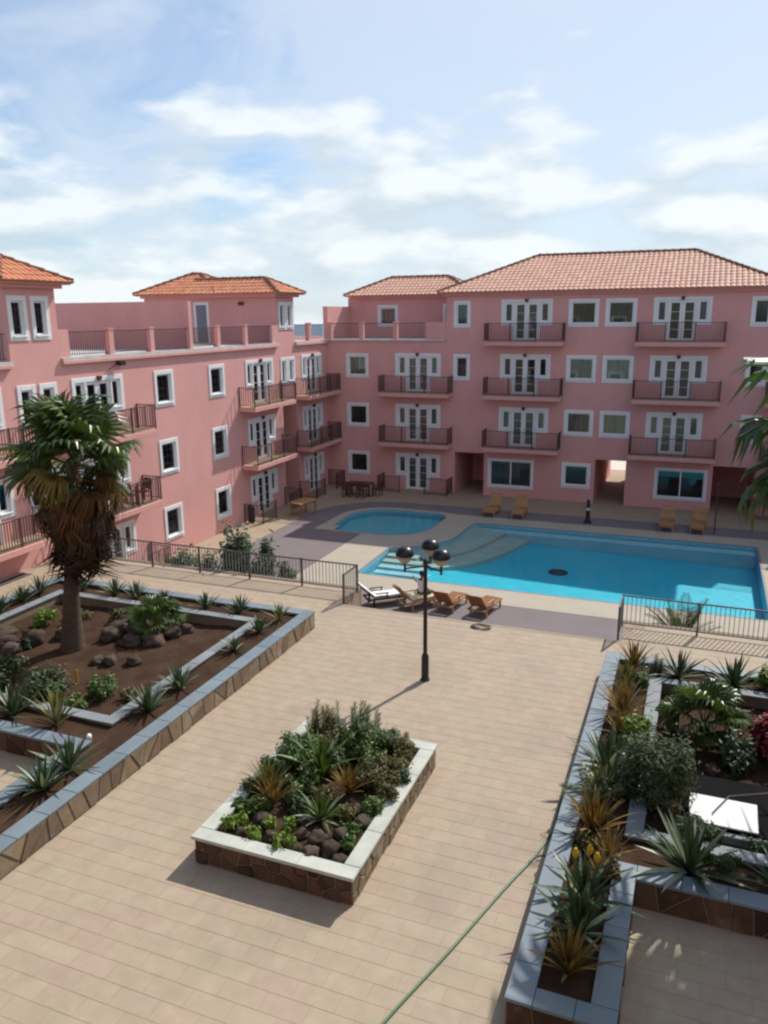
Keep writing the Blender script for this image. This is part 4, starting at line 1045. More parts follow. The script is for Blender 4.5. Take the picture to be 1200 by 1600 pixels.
bush('shrub', (-15.9, 14.6, S_IN(-15.9, 14.6)), .2, .3, 200, .09, 'leafdark', 'small teal succulent between two dark rocks', 'plant', seed=28)
bush('shrub', (-11.5, 13.2, S_IN(-11.5, 13.2)), .25, .22, 200, .06, 'leafbrown', 'thin brownish herb beside the inner kerb', 'plant', seed=29)
mb = MB(); mb.box(-.03, .03, -.008, .008, -.06, .34); o = mb.local('plant_marker', 'yellow'); o.location = (-13.2, 13.45, S_IN(-13.2, 13.45)); tag(o, 'upright yellow marker stick in bare soil', 'marker')
# rocks
def rock_mesh(seed):
    bm = bmesh.new(); bmesh.ops.create_icosphere(bm, subdivisions=3, radius=1)
    for v in bm.verts:
        d = v.co.normalized(); v.co = d*(1+.40*noise.noise(d*1.5+V(seed*3.1, 0, 0))+.16*noise.noise(d*3.3+V(0, seed, 0))+.07*noise.noise(d*8+V(seed, 0, 3))); v.co.z *= .72
    me = bpy.data.meshes.new('rock'); bm.to_mesh(me); bm.free(); me.materials.append(MT['rock']); me.polygons.foreach_set('use_smooth', [True]*len(me.polygons)); return me
RK = [rock_mesh(i) for i in range(5)]
def rock(x, y, s, fz, label, group, i):
    s *= .86
    o = bpy.data.objects.new('rock', RK[i % 5]); COL.objects.link(o); o.location = (x, y, fz(x, y)+s*.38); o.scale = (s*random.uniform(.9, 1.25), s*random.uniform(.8, 1.1), s*random.uniform(.85, 1.1)); o.rotation_euler = (0, 0, random.uniform(0, 6.28)); tag(o, label, 'rock', group)
for i, (x, y, s) in enumerate([(-14.05, 16.9, .3), (-14.55, 16.95, .26), (-13.75, 16.35, .33), (-14.35, 16.3, .32), (-14.2, 15.85, .36), (-13.05, 16.95, .25), (-12.75, 16.5, .32), (-12.6, 16.95, .24), (-12.95, 16.0, .36), (-13.5, 15.75, .3), (-15.1, 17.3, .28), (-13.6, 17.3, .26)]):
    rock(x, y, s, S_IN, 'rounded brown rock in the heap between the two palms', 'rocks heaped between palm trunk and young palm', i)
for i, (x, y, s) in enumerate([(-13.55, 14.55, .19), (-13.2, 14.6, .24), (-12.6, 14.75, .2)]): rock(x, y, s, S_IN, 'single low rock on open soil before the young palm', 'low rocks on open soil', i+2)
for i, (x, y, s) in enumerate([(-16.0, 14.9, .4), (-16.5, 14.5, .33), (-16.1, 14.3, .3), (-15.5, 15.5, .3), (-17.1, 14.9, .35), (-16.9, 14.2, .26)]): rock(x, y, s, S_IN, 'dark rock in the group towards the long pink building', 'rocks left of the palm trunk', i+1)
mb = MB(); mb.lathe([(.001, .1), (.05, .09), (.06, .04), (.05, 0), (.02, -.1)], 12, (-10.85, 11.2, S_OUT(-10.85, 11.2)+.04)); tag(mb.build('garden_light', 'spotwhite', smooth=True), 'small white ball light in the left planter soil', 'light')

# right planter plants
rosette('spiky_plant', (-.95, 18.35, S_OUT(-.95, 18.35)-.02), 'golden', 30, .85, 'golden brown spiky clump in the planter corner below the fence end', 'plant', None, 0, 50, 89, 1.5)
stalks('herb', (-.55, 18.2, S_OUT(-.55, 18.2)), 6, .55, .25, .12, 'leafgrey', 'grey green leafy stalks beside the golden corner clump', seed=31)
for i, (x, y, s) in enumerate([(.05, 18.3, .88), (1.22, 18.3, .9)]):
    rosette('agave', (x, y, S_OUT(x, y)-.02), 'agave', 26, s, ['dark agave on the far strip, next to the grey green stalks', 'agave with one white leaf on the far strip, beside pale green shoots'][i], 'agave', None, .3, 6, 82, 1, i)
bush('shrub', (1.9, 18.3, S_OUT(1.9, 18.3)), .38, .55, 500, .1, 'leaflime', 'pale green shrub at the end of the far strip', 'shrub', seed=32)
rosette('spiky_plant', (-.98, 15.9, S_OUT(-.98, 15.9)-.02), 'golden', 44, .95, 'big golden brown tussock midway along the blue capped walk edge', 'plant', None, .06, 28, 88, 1.4)
rosette('spiky_plant', (-1.0, 16.7, S_OUT(-1.0, 16.7)-.02), 'goldgreen', 30, .7, 'olive tussock behind the big golden brown one', 'plant', None, 0, 30, 88, 1.4)
bush('shrub', (-.6, 15.0, S_OUT(-.6, 15.0)), .35, .6, 420, .08, 'leaflime', 'lime speckled shrub beside the big golden tussock', 'shrub', seed=33)
rosette('agave', (-1.05, 13.75, S_OUT(-1.05, 13.75)-.02), 'agave', 34, 1.0, 'large dark agave with white streaked leaves next to the white spotlight', 'agave', None, .25, 5, 86, 1, 3)
rosette('agave', (-.9, 12.9, S_OUT(-.9, 12.9)-.02), 'agave', 26, .85, 'agave with broad pale leaves behind the hanging feather fronds', 'agave', None, .45, 5, 70, 1.25, 5)
cycad('feathery_plant', (-1.15, 12.35, S_OUT(-1.15, 12.35)), 20, .7, 'leafgrey', 'feathery grey green plant hanging over the blue cap', 'plant', 8, -20, 70)
rosette('spiky_plant', (-1.05, 11.75, S_OUT(-1.05, 11.75)-.02), 'golden', 44, .9, 'golden tussock below the feathery plant on the cap', 'plant', None, 0, 25, 88, 1.5)
rosette('spiky_plant', (-.75, 11.2, S_OUT(-.75, 11.2)-.02), 'golden', 22, .6, 'sparse yellow tussock at the court corner', 'plant', None, 0, 20, 80, 1.4)
rosette('agave', (-.98, 10.15, S_OUT(-.98, 10.15)-.02), 'agave', 32, .85, 'agave with yellow flower heads beside the sunken court', 'agave', None, .3, 8, 86, 1, 7)
rosette('agave', (-.95, 9.45, S_OUT(-.95, 9.45)-.02), 'agave', 30, .85, 'dense green agave between yellow flowered agave and golden end tuft', 'agave', None, .12, 8, 86, 1.1, 8)
rosette('spiky_plant', (-.97, 8.72, S_OUT(-.97, 8.72)-.02), 'golden', 32, .72, 'golden tuft at the very end of the walk side strip', 'plant', None, 0, 32, 86, 1.7)
for i, (x, y) in enumerate([(-1.13, 10.1), (-.95, 10.25), (-.83, 10.1)]):
    mb = MB(); z = S_OUT(x, y); mb.tube([(x, y, z-.03), (x, y, z+.72)], .012, 5); f = mb.build('flower_stalk', 'goldgreen'); tag(f, 'yellow flower head on a stalk above the agave', 'flower', 'yellow agave flowers')
    mb = MB(); mb.lathe([(.012, 0), (.045, .04), (.05, .1), (.02, .16)], 8, (x, y, z+.70)); mb.build('flower', 'yellow', f)
bush('bush', (-.22, 13.0, S_IN(-.22, 13.0)), .62, 1.35, 7000, .05, 'leafgrey', 'big feathery grey green bush beside the white board', 'bush', seed=35, shape=2.6, k=13)
rosette('agave', (.42, 11.35, S_OUT(.42, 11.35)-.02), 'agave', 34, 1.05, 'sprawling agave with bleached leaves behind the sunken court cap', 'agave', None, .4, 2, 80, 1, 9)
rosette('agave', (1.75, 11.35, S_OUT(1.75, 11.35)-.02), 'agave', 30, .95, 'dark agave in the palm shade behind the sunken court', 'agave', None, .05, 5, 84, 1, 10)
bush('shrub', (.45, 12.25, S_IN(.45, 12.25)), .42, .42, 1300, .055, 'leafgrey', 'low grey green shrub before the white board', 'shrub', seed=36, shape=2.4)
bush('shrub', (1.6, 12.25, S_IN(1.6, 12.25)), .5, .36, 1100, .055, 'leafdark', 'low dark shrub against the inner kerb in palm shade', 'shrub', seed=37)
bush('shrub', (1.85, 15.6, S_IN(1.85, 15.6)), .55, .85, 1500, .11, 'leafred', 'dark red leaved shrub inside the kerbed bed', 'shrub', seed=38)
bush('shrub', (1.2, 15.0, S_IN(1.2, 15.0)), .5, .6, 800, .09, 'leafdark', 'dark green shrub at the foot of the red one', 'shrub', seed=39)
bush('shrub', (.1, 15.0, S_IN(.1, 15.0)), .35, .35, 350, .08, 'leafbrown', 'brownish low herb under the dark young fan palm', 'plant', seed=40)
for i, (x, y, s) in enumerate([(1.1, 15.6, .2), (.75, 14.7, .17)]): rock(x, y, s, S_IN, 'pale brown rock under the red leaved shrub', 'rocks under the red shrub', i)
for i, (x, y, rr, hh, mt) in enumerate([(-.75, 17.4, .3, .35, 'leaf'), (-.7, 14.4, .28, .4, 'leaf'), (-.95, 12.7, .3, .45, 'leafgrey'), (-.75, 10.75, .25, .3, 'leafbrown'), (-1.1, 11.3, .25, .3, 'leafbrown'), (.9, 11.4, .3, .35, 'leafdark'), (2.3, 11.4, .35, .5, 'leafdark')]):
    bush('shrub', (x, y, S_OUT(x, y)), rr, hh, 900, .05, mt, 'small %s filler shrub among spiky plants of the white board planter' % {'leaf': 'fresh green', 'leafgrey': 'grey green', 'leafbrown': 'brownish', 'leafdark': 'dark green'}[mt], 'shrub', {'leaf': 'fresh green', 'leafgrey': 'grey green', 'leafbrown': 'brownish', 'leafdark': 'dark green'}[mt]+' filler shrubs in the white board planter', seed=90+i, k=6)
for i, (x, y, s_) in enumerate([(-1.05, 17.6, .7), (-.95, 15.1, .75), (-1.1, 12.9, .7), (-.8, 10.65, .6), (-1.0, 8.95, .6)]):
    rosette('spiky_plant', (x, y, S_OUT(x, y)-.02), ('goldgreen', 'golden')[i % 2], 30, s_, 'medium %s tussock filling the walk side strip near the hose' % ('olive', 'golden')[i % 2], 'plant', ('olive', 'golden')[i % 2]+' tussocks of the walk side strip', 0, 35, 88, 1.3, 20+i)
# black block painting deep shade, with white board, spotlight in the planter
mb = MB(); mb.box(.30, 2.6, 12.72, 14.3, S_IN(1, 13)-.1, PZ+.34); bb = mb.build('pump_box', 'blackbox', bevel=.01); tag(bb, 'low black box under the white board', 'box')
mb = MB(); mb.hexa([(.38, 12.66, PZ+.40), (1.44, 12.66, PZ+.40), (1.44, 13.3, PZ+.52), (.38, 13.3, PZ+.52), (.38, 12.655, PZ+.43), (1.44, 12.655, PZ+.43), (1.44, 13.295, PZ+.55), (.38, 13.295, PZ+.55)])
wb = mb.build('white_board', 'board', bevel=.004); tag(wb, 'bright white board propped flat on the black box', 'board')
mb = MB()
for lx in (.5, 1.3): mb.box(lx, lx+.06, 13.0, 13.06, PZ+.338, PZ+.468)
mb.build('support', 'capgrey', wb)
mb = MB(); mb.box(.9, 2.0, 12.50, 12.62, PZ+.2, PZ+.36); tag(mb.build('concrete_kerb', 'capgrey', bevel=.01), 'short grey concrete kerb below the white board', 'kerb')
mb = MB(); mb.tube([(2.6, 13.9, PZ+.36), (1.6, 13.6, PZ+.62), (1.0, 13.35, PZ+.58), (.75, 12.9, PZ+.49), (.7, 12.6, PZ+.30)], .012, 5); tag(mb.build('cable', 'hosegrey'), 'thin grey cable looping over the white board', 'cable')
mb = MB(); mb.box(-1.02, -.62, 14.02, 14.10, PZ+.40, PZ+.62); mb.box(-.85, -.79, 14.1, 14.16, PZ+.36, PZ+.5); tag(mb.build('spotlight', 'spotwhite', bevel=.006), 'white spotlight panel behind the large dark agave', 'light')
mb = MB(); mb.lathe([(.001, .12), (.045, .1), (.055, .05), (.03, 0), (.02, -.1)], 12, (-1.22, 14.1, S_OUT(-1.22, 14.1)+.05)); tag(mb.build('garden_light', 'spotwhite', smooth=True), 'small white ball light in the soil next to the white spotlight', 'light')

# central planter plants
rosette('agave', (-5.88, 11.6, S_CEN(-5.88, 11.6)), 'strap', 20, 1.0, 'upright dark sword leaved plant in the middle of the white capped planter', 'plant', None, 0, 58, 89, 1.1, 2)
rosette('aloe', (-5.35, 10.5, S_CEN(-5.35, 10.5)), 'strap', 44, .6, 'arching glossy green clump above the rocks of the white capped planter', 'plant', None, .12, 15, 85, .9, 4)
rosette('spiky_plant', (-6.55, 10.85, S_CEN(-6.55, 10.85)), 'goldgreen', 90, .68, 'tall olive yellow tussock on the far rim side of the white capped planter', 'plant', None, 0, 45, 89, 1.1)
rosette('spiky_plant', (-6.3, 10.55, S_CEN(-6.3, 10.55)), 'golden', 70, .6, 'rusty tussock next to the tall olive yellow one', 'plant', None, 0, 45, 89, 1.1)
rosette('spiky_plant', (-5.2, 11.3, S_CEN(-5.2, 11.3)), 'golden', 90, .6, 'dry golden tussock right of the sword leaved plant', 'plant', None, 0, 40, 88, 1.1)
bush('shrub', (-6.4, 11.75, S_CEN(-6.4, 11.75)), .5, .55, 2600, .06, 'leaf', 'bright green leafy shrub behind the olive yellow tussock', 'shrub', seed=41)
bush('shrub', (-5.5, 12.6, S_CEN(-5.5, 12.6)), .5, .66, 2600, .065, 'leaf', 'glossy green leafy shrub at the far end of the white capped planter', 'shrub', seed=42)
bush('shrub', (-4.82, 11.9, S_CEN(-4.82, 11.9)), .46, .42, 2200, .05, 'leafbrown', 'brown green spreading shrub over the sunny side cap', 'shrub', seed=43)
bush('shrub', (-4.75, 12.7, S_CEN(-4.75, 12.7)), .4, .42, 1800, .05, 'leafbrown', 'low brownish shrub in the sunny far corner of the white capped planter', 'shrub', seed=44)
bush('shrub', (-6.0, 11.1, S_CEN(-6.0, 11.1)), .36, .42, 1500, .055, 'leaf', 'low green shrub between the two tussocks', 'shrub', seed=45)
stalks('herb', (-6.55, 12.85, S_CEN(-6.55, 12.85)), 14, .75, .28, .12, 'leafbrown', 'tall brownish leafy stalks in the shady far corner', 'plant', seed=46)
stalks('herb', (-5.75, 12.95, S_CEN(-5.75, 12.95)), 18, .85, .42, .12, 'leafgrey', 'tallest leafy stalks along the far rim of the white capped planter', 'plant', seed=47)
stalks('herb', (-4.8, 13.0, S_CEN(-4.8, 13.0)), 10, .45, .25, .1, 'leafgrey', 'short grey green stalks in the far corner towards the lamp', 'plant', seed=48)
for i, (x, y, rr) in enumerate([(-6.55, 9.85, .25), (-6.72, 10.25, .2), (-6.0, 9.95, .16), (-5.6, 9.65, .22), (-4.72, 10.3, .2), (-6.15, 9.65, .15), (-5.75, 10.1, .14), (-4.62, 9.95, .14)]):
    bush('succulent', (x, y, S_CEN(x, y)), rr, .2, 520, .05, 'leaflime' if i % 3 != 1 else 'leaf', ('yellow green' if i % 3 != 1 else 'mid green')+' succulent mat by the shaded cap of the white planter', 'succulent', ('yellow green' if i % 3 != 1 else 'mid green')+' succulents of the white planter', seed=50+i, k=5)
for i, (x, y, rr, hh) in enumerate([(-4.55, 11.4, .26, .28), (-5.0, 11.75, .3, .34), (-5.15, 12.15, .3, .4), (-4.7, 12.3, .3, .3), (-6.75, 11.35, .26, .34), (-6.72, 12.2, .28, .36), (-6.1, 12.3, .34, .42), (-5.75, 11.9, .25, .35), (-6.45, 10.35, .24, .24), (-5.5, 10.95, .28, .3), (-5.9, 10.6, .24, .26), (-4.6, 10.95, .22, .24), (-5.0, 10.65, .2, .22), (-6.8, 10.75, .22, .26), (-5.15, 12.95, .3, .4), (-6.2, 12.95, .28, .42), (-4.5, 12.0, .2, .24)]):
    bush('shrub', (x, y, S_CEN(x, y)), rr*1.15, hh*1.1, 1100, .048, ('leafbrown', 'leafdark', 'leaf')[i % 3], 'small %s shrub filling gaps within the white capped planter' % ('brownish', 'very dark green', 'fresh green')[i % 3], 'shrub', ('brownish', 'dark green', 'fresh green')[i % 3]+' filler shrubs in the white planter', seed=70+i, k=6)
for i, (x, y, s) in enumerate([(-5.15, 9.95, .19), (-4.85, 10.2, .18), (-4.85, 9.78, .2), (-5.1, 9.62, .16), (-5.45, 10.0, .14), (-4.65, 10.65, .16), (-4.85, 10.9, .14), (-6.25, 10.1, .17), (-6.4, 9.7, .13), (-5.9, 9.75, .14), (-5.6, 10.35, .14), (-6.3, 12.4, .16), (-4.62, 9.62, .13), (-5.35, 9.62, .12)]):
    rock(x, y, s, S_CEN, 'reddish brown rock inside the white capped planter', 'rocks in the white capped planter', i)

# shrubs growing below the fences on the pool side
bush('bush', (-16.7, 23.5, 0), 1.0, 2.35, 2600, .15, 'leafpool', 'rounded grey green bush behind the bar fence', 'bush', seed=61, k=8)
bush('bush', (-15.1, 23.6, 0), .8, 3.15, 2600, .15, 'leafpool', 'tallest leafy bush behind the bar fence', 'bush', seed=62, k=9)
bush('bush', (-14.0, 23.6, 0), .6, 2.95, 1600, .15, 'leafpool', 'upright leafy bush on the step side of the tallest one', 'bush', seed=63, k=7)
bush('bush', (-13.0, 23.5, 0), .45, 2.35, 800, .14, 'leafpool', 'small separate bush behind the bar fence near the steps', 'bush', seed=64, k=5)
rosette('spiky_plant', (-18.0, 23.4, 1.2), 'goldgreen', 30, .95, 'dry grassy clump behind the bar fence', 'plant', None, 0, 40, 88, 1.3)
mb = MB(); mb.lathe([(.22, 0), (.3, .5), (.34, 1.15), (.30, 1.2)], 14, (-18.0, 23.4, 0)); tag(mb.build('tall_pot', 'stone', smooth=True), 'tall brown pot holding the dry grassy clump', 'pot')
cycad('young_palm', (.05, 23.7, .7), 26, 1.55, 'palm', 'green palm fronds rising behind the fence above the deep end', 'palm', 9, 30, 85)
mb = MB(); mb.lathe([(.12, 0), (.10, .4), (.09, .8)], 10, (.05, 23.7, 0)); tag(mb.build('palm_stump', 'trunk', smooth=True), 'short trunk carrying palm fronds behind the fence', 'trunk')

# ------------------------------------------------------------------ lamp post
lp = empty('lamp_post', (-5.68, 16.92, PZ), 'black lamp post with three mushroom globes on the plaza', 'lamp post')
mb = MB(); mb.lathe([(.12, 0), (.12, .02), (.092, .05), (.09, .60), (.075, .66), (.05, .70), (.046, 2.95), (.06, 2.96), (.06, 3.05), (.03, 3.08)], 16); mb.local('pole', 'iron', lp, smooth=False)
for a in (-25, 95, 215):
    d = V(math.cos(R(a)), math.sin(R(a)), 0); c = d*.5+V(0, 0, 2.88)
    mb = MB(); mb.tube([V(0, 0, 2.90), d*.5+V(0, 0, 2.88)], .022, 8); mb.tube([c+V(0, 0, -.08), c+V(0, 0, .14)], .03, 8); arm = mb.local('arm', 'iron', lp)
    hd = MB(); hd.lathe([(.035, .14), (.055, .16), (.06, .32), (.05, .34)], 12, c); hd._loc('lamp_holder', 'lampinner', arm, True, 0)
    gl = MB(); gl.lathe([(.05, .135), (.10, .16), (.145, .21), (.165, .27), (.168, .33), (.16, .36)], 20, c); gl._loc('globe', 'globe', arm, True, 0)
    cp_ = MB(); cp_.lathe([(.165, .305), (.205, .31), (.218, .335), (.212, .38), (.19, .44), (.15, .49), (.09, .525), (.02, .537)], 24, c); cp_._loc('cap', 'lampcap', arm, True, 0)

# ------------------------------------------------------------------ loungers, tables, chairs
def lounger_tpl(frame, slat, cushion=None, back=48):
    r = empty('sun_lounger', (0, 0, 0)); w = .62        # foot towards +Y, head (raised back) at -Y
    f = MB()
    for s in (-1, 1): f.box(s*w/2-.025, s*w/2+.025, -.30, 1.30, .27, .33)
    f.box(-w/2+.025, w/2-.025, 1.24, 1.29, .27, .32); f.box(-w/2+.025, w/2-.025, -.29, -.24, .27, .32); f.local('frame', frame, r)
    for x in (-1, 1):
        for y in (-.05, 1.15): l = MB(); l.box(x*w/2-.03, x*w/2+.03, y-.03, y+.03, 0, .268); l.local('leg', frame, r)
    for i in range(14):
        y = .03+i*.088; l = MB(); l.box(-w/2+.03, w/2-.03, y, y+.07, .335, .355); l.local('slat', slat, r)
    a = R(back); d = V(0, -math.cos(a), math.sin(a)); n = V(0, math.sin(a), math.cos(a)); o = V(0, 0, .34); b = MB()
    for s in (-1, 1):
        p = o+V(s*(w/2-.02), 0, 0); q = p+d*.78; t = V(.022, 0, 0)
        b.hexa([p-t-n*.02, p+t-n*.02, q+t-n*.02, q-t-n*.02, p-t+n*.015, p+t+n*.015, q+t+n*.015, q-t+n*.015])
    bk = b.local('backrest', frame, r)
    for i in range(8):
        p = o+d*(.03+i*.094); q = p+d*.075; t = V(w/2-.04, 0, 0); l = MB()
        l.hexa([p-t-n*.012, p+t-n*.012, q+t-n*.012, q-t-n*.012, p-t+n*.012, p+t+n*.012, q+t+n*.012, q-t+n*.012]); l._loc('slat', slat, bk, False, 0)
    ar = MB()
    for s in (-1, 1): ar.box(s*(w/2+.03)-.03, s*(w/2+.03)+.03, .0, .5, .52, .545); ar.box(s*(w/2+.03)-.02, s*(w/2+.03)+.02, .42, .46, .33, .52)
    ar.local('armrest', frame, r)
    if cushion:
        c = MB(); n_ = 10; prev = None
        for i in range(n_+1):
            t = i/n_
            if t < .4: k = 1-t/.4; p = o+d*(.78*k)+n*.035
            else: k = (t-.4)/.6; p = V(0, 1.22*k, .375+.012*math.sin(k*9))
            c.v += [(-w/2+.03, p.y, p.z), (w/2-.03, p.y, p.z), (w/2-.03, p.y, p.z+.045), (-w/2+.03, p.y, p.z+.045)]
            if i: q = 4*(i-1); c.f += [(q+3, q+2, q+6, q+7), (q, q+4, q+5, q+1), (q+1, q+5, q+6, q+2), (q, q+3, q+7, q+4)]
        c.f += [(0, 1, 2, 3), (4*n_, 4*n_+3, 4*n_+2, 4*n_+1)]; c.local('towel', cushion, r)
    return r
def place(tpl, x, y, rz, label, cat, group=None, z=.0):
    o = tpl.put(None, (x, y, z), rz); tag(o, label, cat); 
    if group: o['group'] = group
    elif 'group' in o: del o['group']
    return o
L1 = Tpl(lounger_tpl('teak', 'teakdark')); L2 = Tpl(lounger_tpl('wickerdark', 'teakdark', 'cloth', 42)); L3 = Tpl(lounger_tpl('teak', 'teak', 'cream', 46))
L4 = Tpl(lounger_tpl('teak', 'teak', None, 60))
place(L2, -10.75, 25.9, R(-50), 'dark lounger with a bright white towel beside the fence end', 'lounger', z=.008)
place(L3, -9.35, 26.0, R(-40), 'wooden lounger with a cream towel where the person sits', 'lounger', z=.008)
place(L1, -8.0, 26.15, R(-8), 'empty wooden lounger by the pool edge next to the seated person', 'lounger', z=.008)
place(L1, -6.75, 26.15, R(-10), 'empty wooden lounger by the pool farthest from the seated person', 'lounger', z=.008)
for i, (x, y) in enumerate([(-9.95, 41.4), (-8.5, 41.45)]): place(L4, x, y, R(178+i*5), 'wooden lounger in shade below the wide window beside the first passage', 'lounger', 'loungers in shade by the first wide window', z=.008)
for i, (x, y) in enumerate([(-1.05, 41.4), (.45, 41.45)]): place(L4, x, y, R(180-i*4), 'wooden lounger in shade below the wide window beside the dark last passage', 'lounger', 'loungers in shade by the second wide window', z=.008)
def table(loc, w, d, h, mt, label, rz=0):
    r = empty('table', loc, label, 'table', rz=rz)
    for i in range(6): mb = MB(); e = d/6; mb.box(-w/2, w/2, -d/2+i*e+.005, -d/2+(i+1)*e-.005, h-.035, h); mb.local('plank', mt, r)
    mb = MB(); mb.box(-w/2+.06, w/2-.06, -d/2+.06, -d/2+.10, h-.13, h-.036); mb.box(-w/2+.06, w/2-.06, d/2-.10, d/2-.06, h-.13, h-.036); mb.local('apron', mt, r)
    for x in (-1, 1):
        for y in (-1, 1): mb = MB(); mb.box(x*(w/2-.09)-.04, x*(w/2-.09)+.04, y*(d/2-.14)-.04, y*(d/2-.14)+.04, 0, h-.036); mb.local('leg', mt, r)
    return r
table((-19.65, 37.6, .004), 1.5, .95, .74, 'teak', 'sunlit wooden table near the paddling pool', R(80))
table((-18.6, 43.0, .004), 1.6, .95, .74, 'darkwood', 'dark wooden table in shade below the corner windows')
def chair_tpl(mt):
    r = empty('chair', (0, 0, 0)); w = .48
    for i in range(5): mb = MB(); mb.box(-w/2, w/2, -.22+i*.09, -.22+i*.09+.075, .43, .45); mb.local('slat', mt, r)
    for x in (-1, 1):
        mb = MB(); mb.box(x*.22-.022, x*.22+.022, .17, .214, 0, .64); mb.local('leg', mt, r)
        mb = MB(); mb.hexa([(x*.22-.022, -.24, 0), (x*.22+.022, -.24, 0), (x*.22+.022, -.20, 0), (x*.22-.022, -.20, 0), (x*.22-.022, -.33, .95), (x*.22+.022, -.33, .95), (x*.22+.022, -.29, .95), (x*.22-.022, -.29, .95)]); mb.local('leg', mt, r)
        mb = MB(); mb.box(x*.22-.03, x*.22+.03, -.26, .22, .64, .665); mb.local('armrest', mt, r)
    mb = MB()
    for i in range(6): x = -.19+i*.076; mb.hexa([(x-.028, -.262, .5), (x+.028, -.262, .5), (x+.028, -.242, .5), (x-.028, -.242, .5), (x-.028, -.318, .92), (x+.028, -.318, .92), (x+.028, -.298, .92), (x-.028, -.298, .92)])
    mb.box(-.2, .2, -.335, -.29, .921, .97); mb.local('backrest', mt, r); return r
CH = Tpl(chair_tpl('darkwood'))
for x, y, a in ((-19.1, 42.3, 0), (-18.2, 42.3, 0), (-17.5, 43.0, 90)):
    place(CH, x, y, R(a), 'dark wooden armchair around the shaded table', 'chair', 'chairs around the shaded table', z=.004)
place(CH, XL+.42, 26.45, R(165), 'brown wooden armchair on the first floor balcony beside the palm', 'chair', z=3.033)
place(CH, XL+.42, 25.6, R(15), 'dark wooden armchair half hidden by the palm on that balcony', 'chair', z=3.033)
# bollard lights
def bollard(x, y, label):
    r = empty('bollard_light', (x, y, .004), label, 'bollard')
    mb = MB(); mb.lathe([(.22, 0), (.22, .05), (.14, .10), (.11, .3), (.10, .62), (.09, .66)], 14); mb.local('base', 'iron', r, smooth=False)
    mb = MB(); mb.lathe([(.075, .66), (.085, .72), (.075, .80)], 14); mb.local('lens', 'spotwhite', r, smooth=True)
    mb = MB(); mb.lathe([(.09, .80), (.09, 1.05), (.075, 1.2), (.02, 1.24)], 14); mb.local('cap', 'iron', r); return r
bollard(-4.9, 40.8, 'black bollard light on the far pool side before the open passage')
r = empty('litter_bin', (-21.35, 35.0, .001), 'slim black bin at the foot of the long pink building', 'bin')
mb = MB(); mb.lathe([(.14, 0), (.17, .04), (.18, .78), (.15, .8)], 14); mb.local('body', 'iron', r)
mb = MB(); mb.lathe([(.19, .80), (.19, .86), (.12, .98), (.03, 1.02)], 14); mb.local('lid', 'iron', r)
# shower pole at the right end of the pool
mb = MB(); mb.tube([(-.95+2.1, 40.5, .01), (1.15, 40.5, 2.4), (1.15, 40.3, 2.6), (1.15, 40.0, 2.55)], .03, 8); tag(mb.build('pool_shower', 'rail'), 'thin bent shower pole on the far pool side', 'shower')
# hose, coil, drain slot
def smooth_pts(p, n=8):
    p = [Vector(q) for q in p]; o = []
    for i in range(len(p)-1):
        a, b, c, d = p[max(0, i-1)], p[i], p[i+1], p[min(len(p)-1, i+2)]
        for k in range(n):
            t = k/n; o.append(.5*((2*b)+(c-a)*t+(2*a-5*b+4*c-d)*t*t+(3*b-a-3*c+d)*t**3))
    return o+[p[-1]]
zh = PZ+.018
mb = MB(); mb.tube(smooth_pts([(-3.25, 6.6, zh), (-3.06, 7.55, zh), (-2.64, 8.92, zh), (-2.2, 10.45, zh), (-1.92, 11.35, zh), (-1.76, 12.1, zh+.03), (-1.7, 12.5, ZT-.1), (-1.6, 12.75, ZT+.03), (-1.35, 12.9, ZT+.03), (-1.2, 12.9, ZT-.05)]), .019, 8); tag(mb.build('garden_hose', 'hose', smooth=True), 'long green hose across the plaza climbing into the planter', 'hose')
mb = MB(); mb.tube(smooth_pts([(-1.98, 11.2, zh-.004), (-1.85, 11.42, zh-.004), (-1.70, 11.45, zh), (-1.665, 11.44, PZ+.3), (-1.66, 11.44, ZT+.015), (-1.5, 11.45, ZT+.015), (-1.28, 11.45, ZT-.02)]), .012, 6); tag(mb.build('thin_hose', 'hosegrey', smooth=True), 'thin grey hose leading from the green one into the planter', 'hose')
mb = MB(); pts = []
for i in range(46):
    t = i*.42; rr = .20+.03*math.sin(i*.9); pts.append((-5.26+rr*1.25*math.cos(t), 20.62+rr*.85*math.sin(t), PZ+.02+.004*(i % 9)))
mb.tube(pts, .014, 6); tag(mb.build('hose_coil', 'hosegrey', smooth=True), 'small coil of grey hose at the top of the steps', 'hose')
mb = MB(); mb.box(-21.62, -21.50, 18.3, 20.0, PZ-.006, PZ+.012); mb.box(-21.28, -21.16, 18.3, 20.0, PZ-.006, PZ+.012); dr = mb.build('drain_frame', 'ledge'); tag(dr, 'long floor drain slot at the foot of the pink wall', 'drain')
mb = MB(); mb.box(-21.498, -21.282, 18.32, 19.98, PZ-.006, PZ+.004); mb.build('grate', 'drain', dr)

